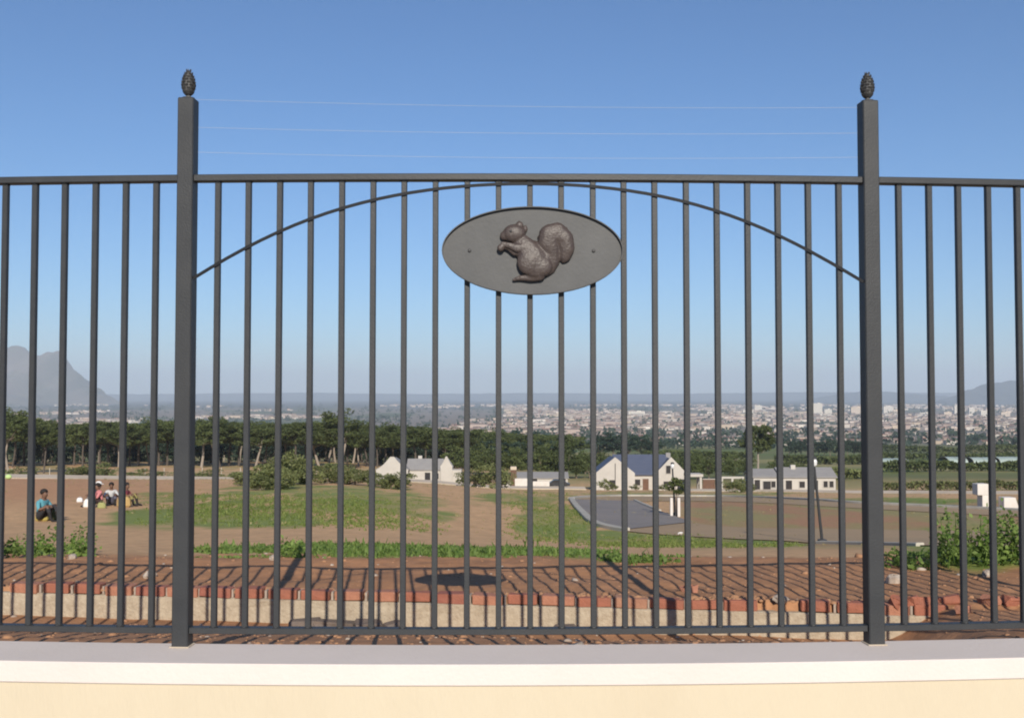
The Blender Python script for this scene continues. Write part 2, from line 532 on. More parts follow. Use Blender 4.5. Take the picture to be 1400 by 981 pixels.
# pavement on the viewer's side of the wall
pv = MB()
pv.add([(-60, -60, 0), (60, -60, 0), (60, 5.5, 0), (-60, 5.5, 0)], [(0, 1, 2, 3)])
# keep it on this side of the wall: a strip that follows the wall's curve
pv = MB()
xs = [(-8 + 16 * i / 32) for i in range(33)]
row0 = [(x, -60, 0) for x in xs]; row1 = [(x, dfence(x) - 0.19, 0) for x in xs]
pv.add(row0 + row1, [(i, i + 1, 34 + i, 33 + i) for i in range(32)])
tag(pv.build('pavement', M['pave']), kind='structure')

# ------------------------------------------------------------------ mountains and far hills
def ridge(name, prof, D, depth, mat, seed, amp, nx=160, ny=40):
    """heightfield range whose crest follows prof, a list of (x, height) in metres"""
    prof = np.array(prof)
    xs = np.linspace(prof[0, 0], prof[-1, 0], nx)
    ts = np.linspace(-1, 1, ny)
    T, X = np.meshgrid(ts, xs, indexing='ij')
    crest = np.interp(X, prof[:, 0], prof[:, 1]) + amp * .5 * (fbm(X / (depth * .05), X * 0 + seed, 4, seed + 9) - .5)
    fall = np.where(T < 0, np.clip(1 + T, 0, 1) ** 1.35, np.clip(1 - T, 0, 1))
    nz = fbm(X / (depth * .28), T * 3, 5, seed) - .5
    gul = np.abs(fbm(X / (depth * .10), T * 1.2, 4, seed + 3) - .5) * 2
    keep = np.clip(np.abs(T) * 3, 0.06, 1)
    Z = -90 + (crest + 90) * fall + amp * keep * fall * (nz * 1.2 - (0.5 - gul) * .7)
    Y = D + T * depth * np.where(T > 0, .22, 1) + nz * depth * .06
    idx = np.arange(nx * ny).reshape(ny, nx)
    f = np.stack([idx[:-1, :-1], idx[:-1, 1:], idx[1:, 1:], idx[1:, :-1]], -1).reshape(-1, 4)
    me = npmesh(name, np.stack([X, Y, Z], -1).reshape(-1, 3), f, mat)
    return tag(link(name, me), kind='structure')

def pxprof(pts, D):
    return [((px - 700) / F * D, (540 - py) / F * D + EYE) for px, py in pts]

ridge('mountain', pxprof([(-620, 552), (-480, 520), (-330, 498), (-200, 505), (-110, 486), (-50, 490), (-15, 481), (8, 476), (20, 470), (31, 474), (42, 483), (55, 484), (66, 480), (72, 482), (78, 478), (84, 482), (92, 494), (100, 506), (112, 517), (126, 530), (142, 541), (160, 551), (190, 560), (230, 570)], 9500), 9500, 2300, M['rock'], 3, 170, nx=300, ny=60)
ridge('hill', pxprof([(1280, 548), (1310, 538), (1330, 530), (1350, 523), (1380, 520), (1410, 518), (1450, 521), (1500, 519), (1560, 528), (1640, 540), (1720, 555)], 11000), 11000, 1600, M['hill'], 5, 70)
ridge('hill', pxprof([(1060, 552), (1110, 544), (1150, 538), (1185, 534), (1215, 535), (1250, 538), (1290, 541), (1340, 548)], 13500), 13500, 1500, M['hill'], 8, 40)
ridge('hill', pxprof([(-900, 540), (-300, 537), (200, 538), (420, 536), (560, 538), (760, 536), (900, 538), (1100, 535), (1500, 537), (2200, 540)], 17500), 17500, 1500, M['hill'], 11, 40, nx=240, ny=24)

# ------------------------------------------------------------------ the wall
ZC = P(700, 887, dfence(0) - 0.030).z                                  # top of the coping
def depth_for(py, z):
    lo, hi = 2.5, 6.0
    for _ in range(50):
        m_ = (lo + hi) / 2
        if proj(0, m_, z)[1] > py: lo = m_
        else: hi = m_
    return lo
YF, YB = depth_for(908, ZC) - dfence(0), depth_for(880.5, ZC) - dfence(0)
ZB = P(700, 938, YF + dfence(0)).z
path = [(x, dfence(x)) for x in np.linspace(-7.6, 7.6, 77)]
wall = thing('boundary_wall', (0, 0, 0), 'low cream plastered wall with a white coping under the metal fence', 'wall')
MB().sweep([(YF + .007, -0.02), (YF + .007, ZB), (YB - .007, ZB), (YB - .007, -0.02)], path).build('plastered_wall', M['cream'], wall)
b = .004
MB().sweep([(YF, ZB + .0005 + b), (YF, ZC - b), (YF + b, ZC), (YB - b, ZC), (YB, ZC - b), (YB, ZB + .0005 + b), (YB - b, ZB + .0005), (YF + b, ZB + .0005)], path).build('coping', M['white_render'], wall)

# ------------------------------------------------------------------ the fence
fence = thing('metal_fence', (0, 0, 0), 'dark grey metal fence of upright bars and tall finial posts on the white coping', 'fence')
XL = P(253.5, 500, dfence(-1.196)).x
XR = P(1190.5, 500, dfence(1.326)).x
SP = (XR - XL) / 22
ZTR = P(700, 241.5, dfence(0) - .02).z
ZBR = P(700, 862.5, dfence(0) - .01).z
ZPT = P(257, 132.5, dfence(XL) - .030).z

def yaw(x):
    return math.atan(0.0109 + 0.0454 * x)

def pinecone():
    """closed bud finial with overlapping scales on a short neck"""
    m = MB()
    m.lathe([(.026, 0), (.026, .004), (.010, .006), (.0095, .012), (.015, .015), (.022, .022)], seg=14)
    prof = lambda t: 0.0255 * (math.sin(PI * min(1, (t * .93 + .07)) ** 0.72)) ** 0.75 + .001
    m.lathe([(max(.0008, prof(t) * .93), .016 + .086 * t) for t in np.linspace(0, 1, 12)], seg=14)
    rows = 8
    for i in range(rows):
        t = .08 + .84 * i / (rows - 1)
        r = prof(t); z = .016 + .086 * t
        n = max(5, int(9 - 3 * abs(t - .3)))
        for k in range(n):
            an = 2 * PI * (k + .5 * (i % 2)) / n
            q = Matrix.Rotation(an, 3, 'Z')
            w = r * 2 * PI / n * .46; h = .0085
            pts = [Vector((r * .9, -w, -h * .3)), Vector((r * .9, w, -h * .3)), Vector((r * 1.0 + .003, -w * .8, h * .55)), Vector((r * 1.0 + .003, w * .8, h * .55)), Vector((r * .98 + .0035, 0, h * 1.25)), Vector((r * .8, 0, h * 1.0))]
            m.add([q @ p + Vector((0, 0, z)) for p in pts], [(0, 1, 3, 2), (2, 3, 4), (2, 4, 5), (3, 5, 4), (0, 2, 5), (1, 5, 3), (0, 5, 1)])
    return m.mesh('finial', M['dark_iron'])
cone_me = pinecone()
post_me = MB().bevbox((0, 0, (ZPT - ZC) / 2), (.0595, .0595, ZPT - ZC), .0035).mesh('post', M['fence'])
plate_me = MB().bevbox((0, 0, .0025), (.072, .070, .004), .0015).mesh('grout_pad', M['pale_path'])
bar_h = (ZTR - .0125) - (ZBR + .011)
bar_m = MB().bevbox((0, 0, bar_h / 2), (.0205, .0205, bar_h), .002)
for zz in (.0015, bar_h - .0015):                                      # weld fillets at both ends
    for sx, sy in ((0, -1), (0, 1), (1, 0), (-1, 0)):
        bar_m.ball((sx * .0105, sy * .0105, zz), .0042, 6, 4, (1 + 1.2 * abs(sy), 1 + 1.2 * abs(sx), .8))
bar_me = bar_m.mesh('bar', M['fence'])
posts_k = (-22, 0, 22, 44)
for k in posts_k:
    x = XL + SP * k
    p = link('post', post_me, fence); p.location = (x, dfence(x), ZC); p.rotation_euler = (0, 0, yaw(x))
    link('grout_pad', plate_me, p)
    c = link('finial', cone_me, p); c.location = (0, 0, ZPT - ZC); c.scale = (.9, .9, 1.06)
for k in range(-21, 44):
    if k in posts_k: continue
    x = XL + SP * k + rnd.uniform(-.0012, .0012)
    o = link('bar', bar_me, fence); o.location = (x, dfence(x), ZBR + .011)
    o.rotation_euler = (0, rnd.uniform(-.0007, .0007), yaw(x))
for a, c in zip(posts_k[:-1], posts_k[1:]):
    x0, x1 = XL + SP * a + .0305, XL + SP * c - .0305
    pts = [(x, dfence(x)) for x in np.linspace(x0, x1, 15)]
    h = .0125
    MB().sweep([(-.021, ZTR - h + .003), (-.021, ZTR + h - .003), (-.018, ZTR + h), (.018, ZTR + h), (.021, ZTR + h - .003), (.021, ZTR - h + .003), (.018, ZTR - h), (-.018, ZTR - h)], pts).build('top_rail', M['fence'], fence)
    h = .011
    MB().sweep([(-.019, ZBR - h + .002), (-.019, ZBR + h - .002), (-.017, ZBR + h), (.017, ZBR + h), (.019, ZBR + h - .002), (.019, ZBR - h + .002), (.017, ZBR - h), (-.017, ZBR - h)], pts).build('bottom_rail', M['fence'], fence)
# the flat bar arch in front of the bars
ar = []
ctrl = [(267, 379), (303, 357), (350, 331), (390, 313), (430, 298), (472, 284), (514, 272.5), (556, 264), (600, 257.5), (650, 253.5), (727, 251.5), (790, 253), (850, 259.5), (896, 267.5), (937, 276.5), (979, 288), (1020, 302), (1060, 319), (1102, 341), (1142, 364), (1178, 383)]
cx = [c[0] for c in ctrl]; cy = [c[1] for c in ctrl]
pol = np.polyfit((np.array(cx) - 722) / 460, cy, 6)
for px in np.linspace(264.5, 1180.5, 41):
    py = np.polyval(pol, (px - 722) / 460)
    d = dfence((px - 700) / F * 3.74) - .0145
    q = P(px, py, d); ar.append(q)
arch = MB()
vs = []
for i, q in enumerate(ar):
    t = (ar[min(i + 1, 40)] - ar[max(i - 1, 0)]).normalized()
    n = Vector((0, -1, 0)).cross(t).normalized()
    for a, bb in ((-.003, -.0055), (.003, -.0055), (.003, .0055), (-.003, .0055)):
        vs.append(q + Vector((0, 1, 0)) * a + n * bb)
fs = []
for i in range(40):
    for k in range(4):
        fs.append((i * 4 + k, i * 4 + (k + 1) % 4, i * 4 + 4 + (k + 1) % 4, i * 4 + 4 + k))
fs += [(0, 1, 2, 3), (163, 162, 161, 160)]
arch.add(vs, fs).build('arch_bar', M['arch'], fence)

# three thin strands above the rail, strung from post to post
for (pa, pb, w) in (((264, 136), (1183, 147), 'topmost'), ((264, 174), (1183, 182), 'middle'), ((264, 208), (1183, 215), 'lowest')):
    A = P(pa[0], pa[1], dfence(XL) + .02); B = P(pb[0], pb[1], dfence(XR) + .02)
    pts = [A.lerp(B, t) - Vector((0, 0, .012 * 4 * t * (1 - t))) for t in np.linspace(0, 1, 13)]
    tag(MB().tube(pts, .00045, 6).build('fence_wire', M['wire']), f'{w} of three thin silvery wires strung between the two tall posts', 'wire', 'thin wires above the top rail')

# ------------------------------------------------------------------ oval plaque with the squirrel
pc = P(728, 343, dfence(.07) - .022)
plq = thing('oval_plaque', pc, 'grey oval metal plaque with a squirrel relief on the fence bars', 'plaque', rz=yaw(.07))
RX, RZ = 124 / F * 3.72, 60.5 / F * 3.72
N = 72
ell = lambda rx, rz, y: [(rx * math.cos(2 * PI * k / N), y, rz * math.sin(2 * PI * k / N)) for k in range(N)]
m = MB()
vs = ell(RX - .004, RZ - .004, -.004) + ell(RX - .004, RZ - .004, .004)
fs = [tuple(range(N)), tuple(range(N, 2 * N))[::-1]] + [(k, (k + 1) % N, N + (k + 1) % N, N + k) for k in range(N)]
m.add(vs, fs).build('plate', M['plate'], plq)
m = MB()
loops = [ell(RX, RZ, .005), ell(RX, RZ, -.017), ell(RX - .0008, RZ - .0008, -.018), ell(RX - .0035, RZ - .0035, -.018), ell(RX - .0042, RZ - .0042, -.017), ell(RX - .0042, RZ - .0042, .005)]
vs = sum(loops, [])
fs = []
for i in range(6):
    j = (i + 1) % 6
    fs += [(i * N + k, i * N + (k + 1) % N, j * N + (k + 1) % N, j * N + k) for k in range(N)]
m.add(vs, fs).build('rim', M['plate'], plq)
for px in (642, 811.5):
    q = P(px, 343, pc.y) - pc
    o = MB().lathe([(.0065, 0), (.0065, .003), (.004, .0055), (.001, .006)], seg=10).build('bolt', M['dark_iron'], plq)
    o.location = (q.x, -.0038, q.z); o.rotation_euler = (PI / 2, 0, 0)

def finish(name, m, mat, parent, voxel=None, smooth=0, subsurf=0):
    """evaluate modifiers once and keep the plain result"""
    o = link(name, m)
    if voxel:
        r = o.modifiers.new('r', 'REMESH'); r.mode = 'VOXEL'; r.voxel_size = voxel
    if smooth:
        s = o.modifiers.new('s', 'SMOOTH'); s.factor = .5; s.iterations = smooth
    dg = bpy.context.evaluated_depsgraph_get()
    dg.update()
    me = bpy.data.meshes.new_from_object(o.evaluated_get(dg))
    bpy.data.objects.remove(o)
    me.name = name
    me.materials.clear()
    me.materials.append(mat)
    me.polygons.foreach_set('use_smooth', [True] * len(me.polygons))
    return me

def squirrel():
    k = 1 / 4.667 / F * 3.71              # close-up pixels to metres
    def q(x, y, dep=0):
        return Vector(((x - 690) * k, -.004 - dep, (575 - y) * k))
    m = MB()
    def limb(pts, rr):
        """row of overlapping balls between joints"""
        for (a, ra), (b_, rb) in zip(zip(pts, rr), zip(pts[1:], rr[1:])):
            n = 7
            for i in range(n + 1):
                t = i / n
                m.ball(a.lerp(b_, t), (ra + (rb - ra) * t) * k, 12, 8, (1, .62, 1))
    # head, muzzle, ears
    m.ball(q(572, 468, .012), 66 * k, 16, 10, (1.1, .7, .92))
    limb([q(550, 472, .014), q(512, 482, .012), q(502, 488, .01)], [48, 32, 22])
    limb([q(592, 446, .012), q(606, 415, .012), q(604, 388, .011)], [34, 26, 5])
    limb([q(622, 456, .004), q(640, 436, .004), q(646, 414, .004)], [28, 20, 6])
    # neck, back, belly
    limb([q(606, 510, .008), q(648, 566, .012), q(690, 630, .014), q(712, 672, .012)], [52, 74, 92, 92])
    limb([q(690, 570, .006), q(752, 630, .006), q(768, 680, .006)], [62, 74, 64])
    # haunch, hind foot
    m.ball(q(668, 650, .024), 84 * k, 16, 10, (.95, .55, 1.02))
    m.ball(q(742, 680, .020), 74 * k, 16, 10, (1.0, .55, .9))
    limb([q(735, 735, .016), q(680, 752, .016), q(610, 752, .014), q(568, 764, .012)], [36, 24, 17, 10])
    # fore leg and paws with the nut
    limb([q(652, 562, .026), q(590, 566, .032), q(545, 548, .03), q(500, 536, .026)], [34, 26, 20, 16])
    limb([q(575, 590, .016), q(540, 562, .018), q(498, 548, .018)], [22, 18, 14])
    m.ball(q(486, 562, .022), 24 * k, 10, 8)
    # tail: rises from the rump, curls over outward and droops
    limb([q(800, 688, .004), q(818, 640, .006), q(812, 580, .008), q(792, 525, .012), q(800, 480, .014), q(846, 462, .014), q(892, 500, .014), q(908, 560, .013), q(898, 610, .01), q(888, 640, .008)], [40, 48, 60, 72, 72, 66, 60, 52, 40, 18])
    limb([q(850, 500, .006), q(868, 590, .004)], [60, 40])
    for dx, dy in ((728, 490), (742, 452), (790, 412), (850, 400), (905, 430), (946, 500), (950, 560), (925, 620)):
        limb([q(840 + (dx - 840) * .7, 510 + (dy - 510) * .7, .008), q(dx, dy, .005)], [34, 10])
    me = finish('squirrel', m.mesh('raw', M['bronze']), M['bronze'], None, voxel=.0026, smooth=3)
    for v in me.vertices:                   # the relief's back sits in the plate
        v.co.y = min(-.055 * math.tanh(-v.co.y / .055), -.0025)
    return me
sq = link('squirrel', squirrel(), plq)
k_ = 1 / 4.667 / F * 3.71
MB().ball(((550 - 690) * k_, -.0345, (575 - 458) * k_), 8 * k_, 8, 6).build('eye', M['dark_iron'], sq)

# ------------------------------------------------------------------ low brick-topped foundation behind the fence
lw = thing('foundation_wall', (0, 0, 0), 'low rough concrete foundation topped by one course of red bricks in bare soil', 'foundation')
px_ = np.linspace(-5.3, 2.72, 60)
kp = [(x, float(dkerb(x)) + .004 * math.sin(x * 5.1) + .003 * math.sin(x * 13)) for x in px_]
m = MB()
prof = []
vs, fs = [], []
for i, (x, y) in enumerate(kp):
    j = lambda s: rnd.uniform(-s, s)
    base = float(Hrel(x, y - .12, False)) + EYE - .12
    vs += [(x, y + j(.006), base), (x, y + j(.007), EYE - 1.405 + j(.006)), (x, y + j(.005), EYE - 1.352 + j(.004)), (x, y + .012 + j(.002), EYE - 1.347), (x, y + .11, EYE - 1.347), (x, y + .11, base)]
for i in range(len(kp) - 1):
    for q in range(6):
        a, c = i * 6 + q, i * 6 + (q + 1) % 6
        fs.append((a, a + 6, c + 6, c))
fs += [tuple(range(6)), tuple(range((len(kp) - 1) * 6, len(kp) * 6))[::-1]]
m.add(vs, fs).build('concrete_footing', M['concrete'], lw)
brick_mes = []
for i in range(6):
    bm_ = MB()
    bm_.bevbox((0, 0, 0), (.214, .102, .067), .005 + .002 * (i % 2))
    bm_.v = [tuple(Vector(v) + Vector([rnd.uniform(-.003, .003) for _ in range(3)])) for v in bm_.v]
    brick_mes.append(bm_.mesh('brick', [M['brick'], M['brick'], M['brick2'], M['brick3'], M['brick4'], M['brick']][i]))
ang = math.atan(-0.125)
x = -5.25
bl = []
while x < 2.62:
    cx_ = x + .107
    y = float(dkerb(cx_)) + .056 + rnd.uniform(-.006, .006)
    if not (1.55 < cx_ < 1.78 or -1.95 < cx_ < -1.75 or -3.6 < cx_ < -3.4):                       # one brick is missing near the right post
        o = link('brick', rnd.choice(brick_mes), lw)
        o.location = (cx_, y, EYE - 1.347 + .0345 + rnd.uniform(-.006, .004))
        o.rotation_euler = (rnd.uniform(-.05, .05), rnd.uniform(-.03, .03), ang + rnd.uniform(-.07, .07)); o.scale = (rnd.uniform(.82, 1.03), rnd.uniform(.9, 1.06), rnd.uniform(.86, 1.0))
        bl.append(cx_)
    x += .214 + rnd.uniform(.009, .016)
mj = MB()
for a, c in zip(bl[:-1], bl[1:]):
    if c - a < .3:
        mx_ = (a + c) / 2
        mj.box((mx_, float(dkerb(mx_)) + .06, EYE - 1.347 + .028), (.014, .078, .054), Matrix.Rotation(ang, 3, 'Z'))
mj.build('mortar_joints', M['mortar'], lw)['kind'] = 'stuff'

# broken bricks lying at the right-hand end of the foundation
spots = [(1232, 826, .17, .5, 'largest of the broken red bricks at the ruined right end of the foundation'),
         (1262, 834, .11, 1.2, 'small broken red brick beside the largest broken brick'),
         (1298, 824, .16, -.3, 'upright broken red brick right of the last fence post'),
         (1318, 838, .09, .8, 'small pale brick stub below the upright broken brick'),
         (1352, 826, .15, 2.0, 'tan half brick lying among the soil ridges at far right'),
         (1386, 826, .17, .2, 'red broken brick nearest the right edge of the picture'),
         (1248, 846, .09, 2.4, 'little brick chip lowest beside the right fence post'),
         (942, 808, .13, .3, 'pale broken block lying on top of the brick course')]
for px, py, sz, a, lab in spots:
    g = G(px, py)
    sz *= .8; mm = MB(); mm.bevbox((0, 0, 0), (sz, .08, .06), .008)
    mm.v = [tuple(Vector(v) + Vector([rnd.uniform(-.012, .012) for _ in range(3)])) for v in mm.v]
    o = mm.build('broken_brick', M['brick2'] if lab.startswith(('tan', 'pale', 'small pale')) else M['brick'])
    o.location = g + Vector((0, 0, .015)); o.rotation_euler = (rnd.uniform(-.3, .3), rnd.uniform(-.3, .3), a)
    tag(o, lab, 'brick', 'broken bricks in the soil')

# ------------------------------------------------------------------ clods and gravel on the bare soil
def rubble(name, n, box, size, mat, g, shape=(1, 1, .65), near=False):
    t = (1 + 5 ** .5) / 2
    ico = np.array([(-1, t, 0), (1, t, 0), (-1, -t, 0), (1, -t, 0), (0, -1, t), (0, 1, t), (0, -1, -t), (0, 1, -t), (t, 0, -1), (t, 0, 1), (-t, 0, -1), (-t, 0, 1)], float) / 1.9
    fi = np.array([(0, 11, 5), (0, 5, 1), (0, 1, 7), (0, 7, 10), (0, 10, 11), (1, 5, 9), (5, 11, 4), (11, 10, 2), (10, 7, 6), (7, 1, 8), (3, 9, 4), (3, 4, 2), (3, 2, 6), (3, 6, 8), (3, 8, 9), (4, 9, 5), (2, 4, 11), (6, 2, 10), (8, 6, 7), (9, 8, 1)])
    u = g.uniform(box[0], box[1], n); y = g.uniform(box[2], box[3], n); x = u * y
    keep = (y < dkerb(x) - .03) | (y > dkerb(x) + .035)
    keep &= y > dfence(x) + .35
    if near:
        y = dkerb(x) + g.uniform(.02, .16, n); keep = x < 2.7
    x, y = x[keep], y[keep]; n = len(x)
    s = size * g.lognormal(0, .5, n)
    z = EYE + Hrel(x, y) - s * .1
    v = ico[None] * g.uniform(.7, 1.3, (n, 12, 1)) * s[:, None, None] * np.array(shape)
    an = g.uniform(0, 6.28, n); ca, sa = np.cos(an)[:, None], np.sin(an)[:, None]
    vx = v[..., 0] * ca - v[..., 1] * sa; vy = v[..., 0] * sa + v[..., 1] * ca
    V = np.stack([vx + x[:, None], vy + y[:, None], v[..., 2] + z[:, None]], -1).reshape(-1, 3)
    Fc = (fi[None] + (np.arange(n) * 12)[:, None, None]).reshape(-1, 3)
    tag(link(name, npmesh(name, V, Fc, mat)), kind='stuff')
rubble('soil_clods', 2600, (-.72, .72, 4.1, 9.4), .0085, M['clod'], rng)
rubble('soil_clods', 1500, (-.72, .42, 6.2, 7.5), .013, M['clod'], rng, near=True)
rubble('gravel', 260, (-.72, .72, 4.1, 10.5), .010, M['stone'], rng)
for i, (px, py, s, lab) in enumerate([(1068, 833, .045, 'pale stone at the foot of the concrete foundation near the right post'), (205, 787, .05, 'pale stone on the soil left of the left tall post'), (375, 766, .045, 'light stone on the soil bank just right of the left tall post'),
                                      (1222, 797, .06, 'pinkish stone on the soil just right of the right tall post'), (1352, 790, .05, 'reddish stone below the tall weeds at the far right'), (99, 765, .04, 'reddish stone on the soil under the tall green weed')]):
    g = G(px, py)
    mm = MB(); mm.ball((0, 0, 0), s, 8, 6, (1.1, .9, .7))
    mm.v = [tuple(Vector(v) * rnd.uniform(.85, 1.15)) for v in mm.v]
    o = mm.build('stone', M['stone']); o.location = g + Vector((0, 0, s * .3)); o.rotation_euler = (0, 0, i)
    tag(o, lab, 'stone', 'stones on the bare soil')

for px, py, sx, sy, a, lab in [(408, 852, .20, .12, .1, 'flat grey brown stone under the bottom rail right of the left post'), (452, 851, .26, .13, -.1, 'longest flat grey stone at the foot of the concrete foundation'),
                           (500, 853, .17, .12, .25, 'flat grey stone right of the longest flat stone'), (536, 857, .12, .1, .5, 'small flat stone nearest the bottom rail under the plaque shadow'),
                           (770, 853, .15, .11, -.3, 'flat brown stone at the foundation right of the plaque shadow')]:
    mm = MB(); mm.bevbox((0, 0, 0), (sx, sy, .05), .012)
    mm.v = [tuple(Vector(v) + Vector([rnd.uniform(-.008, .008) for _ in range(3)])) for v in mm.v]
    o = mm.build('flat_stone', M['slate']); xx_ = (px - 700) / F * 6.45; yy_ = float(dkerb(xx_)) - .09 - .0 * py; o.location = (xx_, yy_, gz(xx_, yy_) + .02); o.rotation_euler = (rnd.uniform(-.1, .1), rnd.uniform(-.1, .1), a)
    tag(o, lab, 'stone', 'flat stones in the trench')

# ------------------------------------------------------------------ road, kerbs, path: sheets that follow the ground
def smooth_line(pts, n):
    pts = [Vector(p) for p in pts]
    out = []
    L = [0]
    for a, c in zip(pts[:-1], pts[1:]): L.append(L[-1] + (c - a).length)
    for s in np.linspace(0, L[-1], n):
        i = max(0, min(len(pts) - 2, int(np.searchsorted(L, s)) - 1))
        t = (s - L[i]) / max(1e-6, L[i + 1] - L[i])
        p0, p1, p2, p3 = pts[max(0, i - 1)], pts[i], pts[i + 1], pts[min(len(pts) - 1, i + 2)]
        out.append(.5 * (2 * p1 + (p2 - p0) * t + (2 * p0 - 5 * p1 + 4 * p2 - p3) * t * t + (3 * p1 - p0 - 3 * p2 + p3) * t ** 3))
    return out
def gl(pixels, n=60):
    """a line on the ground given by what the photo shows, resampled in the world"""
    return smooth_line([Vector((g.x, g.y, 0)) for g in (G(a, c, 9) for a, c in pixels)], n)
def sheet(name, la, lb, nu, mat, lift, kind='structure'):
    vs, fs = [], []
    for a, c in zip(la, lb):
        for k in range(nu + 1):
            p = a.lerp(c, k / nu)
            vs.append((p.x, p.y, gz(p.x, p.y) + lift))
    w = nu + 1
    for i in range(len(la) - 1):
        for k in range(nu):
            fs.append((i * w + k, i * w + k + 1, (i + 1) * w + k + 1, (i + 1) * w + k))
    return tag(MB().add(vs, fs).build(name, mat, smooth=True), kind=kind)
def kerbline(name, line, w, h, mat):
    vs, fs = [], []
    for i, p in enumerate(line):
        t = (line[min(i + 1, len(line) - 1)] - line[max(i - 1, 0)]); t.z = 0; t.normalize()
        nrm = Vector((-t.y, t.x, 0))
        z = gz(p.x, p.y)
        for s, dz in ((-.5, -.15), (-.5, h - .02), (-.4, h), (.4, h), (.5, h - .02), (.5, -.15)):
            q = p + nrm * s * w
            vs.append((q.x, q.y, z + dz))
    for i in range(len(line) - 1):
        for k in range(6):
            fs.append((i * 6 + k, i * 6 + (k + 1) % 6, i * 6 + 6 + (k + 1) % 6, i * 6 + 6 + k))
    fs += [tuple(range(6)), tuple(range((len(line) - 1) * 6, len(line) * 6))[::-1]]
    return tag(MB().add(vs, fs).build(name, mat), kind='structure')
outer = gl([(1500, 750), (1300, 747), (1180, 744), (1090, 741), (1000, 737), (900, 731), (845, 725), (812, 716), (797, 703), (785, 690), (781, 684)], 90)
inner = gl([(1500, 728), (1300, 726), (1180, 724), (1090, 723), (1020, 722), (965, 718), (935, 711), (912, 703), (893, 696), (880, 691), (868, 686)], 90)
sheet('road', outer[37:], inner[37:], 8, M['asphalt'], .05)
sheet('road', outer[:38], inner[:38], 8, M['dusty'], .03)
far_o = gl([(781, 684), (800, 681.5), (840, 680), (900, 679.5), (980, 679.5), (1050, 681.5), (1150, 687), (1250, 692), (1400, 699), (1560, 708)], 90)
far_i = gl([(792, 687), (815, 688), (850, 687.5), (900, 686.5), (980, 686), (1050, 688), (1150, 693.5), (1250, 699), (1400, 707), (1560, 717)], 90)
sheet('road', far_o, far_i, 6, M['dusty'], .025)
def between(line, a, c):
    return [p for p in line if a <= proj(p.x, p.y, gz(p.x, p.y))[0] <= c]
kerbline('kerb', [p for p in outer[30:] if proj(p.x, p.y, gz(p.x, p.y))[0] < 860], .34, .15, M['kerb'])
kerbline('kerb', between(outer, 1112, 1262), .22, .09, M['kerb'])
kerbline('kerb', inner[58:], .20, .11, M['kerb'])
kerbline('kerb', far_o, .45, .16, M['kerb'])
def path_strip(pix, half, n=80):
    c = gl(pix, n)
    a, b_ = [], []
    for i, p in enumerate(c):
        t = (c[min(i + 1, n - 1)] - c[max(i - 1, 0)]); t.z = 0; t.normalize()
        nn = Vector((-t.y, t.x, 0)); a.append(p + nn * half); b_.append(p - nn * half)
    return sheet('path', a, b_, 4, M['pale_path'], .12)
# pale track below the pine belt; it lies on the break of the slope
def track(pixD, half, h, name, mat, n=90):
    c = smooth_line([Vector(((px - 700) / F * D, D, 0)) for px, D in pixD], n)
    vs, fs = [], []
    for i, p in enumerate(c):
        zc_ = gz(p.x, p.y)
        for dy, dz in ((-half, -.6), (-half, h), (half, h + .1), (half, -.6)):
            vs.append((p.x, p.y + dy, zc_ + dz))
    for i in range(n - 1):
        for k in range(3):
            fs.append((i * 4 + k, i * 4 + 4 + k, i * 4 + 5 + k, i * 4 + 1 + k))
    return tag(MB().add(vs, fs).build(name, mat), kind='structure')
track([(-300, 100), (-60, 104), (60, 108), (160, 116), (260, 126), (380, 138), (470, 148), (560, 158), (640, 166), (700, 170), (800, 168)], 1.6, .28, 'path', M['pale_path'])
track([(940, 150), (1010, 150), (1080, 146), (1160, 138), (1240, 130), (1330, 122), (1420, 116), (1560, 108)], 1.2, .16, 'path', M['pale_path'])

# ------------------------------------------------------------------ trees
def crown_clumps(g, n, rx, rz, zc_, flat=0.0, rmin=.35):
    out = []
    while len(out) < n:
        p = g.uniform(-1, 1, 3)
        r = np.linalg.norm(p)
        if r > 1 or r < rmin: continue
        if p[2] < -flat: continue
        out.append((p[0] * rx, p[1] * rx, zc_ + p[2] * rz))
    return np.array(out)
def tree_proto(name, g, height, trunk_h, rx, rz, zc_, mat, bark, flat=1.0, clumps=30, leaves=55, lsize=.34, crad=1.3, lean=.5, label='', cat='tree', group=None, trunk_r=.26):
    t = thing(name, (0, 0, -500), label, cat, group)
    cl = crown_clumps(g, clumps, rx, rz, zc_, flat)
    cl[:, 2] += (g.uniform(-.15, .15, len(cl))) * rz
    rr = crad * g.uniform(.6, 1.35, len(cl))
    d = g.normal(size=(len(cl), leaves, 3)); d /= np.linalg.norm(d, axis=2)[..., None]
    d *= (g.uniform(0.25, 1, (len(cl), leaves, 1)) ** .5) * rr[:, None, None]
    d[..., 2] *= .62
    c = (cl[:, None] + d).reshape(-1, 3)
    tint = np.repeat(g.uniform(.2, .8, len(cl)), leaves)
    crown = link('crown', leaf_mesh('crown', c, lsize, mat, g, .3, tint), t)
    m_ = MB()
    top = Vector((lean * g.uniform(-1, 1), lean * g.uniform(-1, 1), trunk_h))
    mid = top * .5 + Vector((g.uniform(-.2, .2) * lean, g.uniform(-.2, .2) * lean, 0))
    m_.tube([(0, 0, -.8), (0, 0, .1), mid, top, top + Vector((0, 0, (zc_ - trunk_h) * .7))], [trunk_r * 1.25, trunk_r * 1.05, trunk_r * .8, trunk_r * .62, trunk_r * .2], 7)
    for i in range(7):
        q = Vector(cl[int(g.integers(len(cl)))])
        s = mid.lerp(top, g.uniform(.55, 1.0))
        m_.tube([s, s.lerp(q, .5) + Vector((0, 0, -.15 * rz)), q], [trunk_r * .36, trunk_r * .24, trunk_r * .08], 5, cap=False)
    m_.build('trunk', bark, t)
    return t
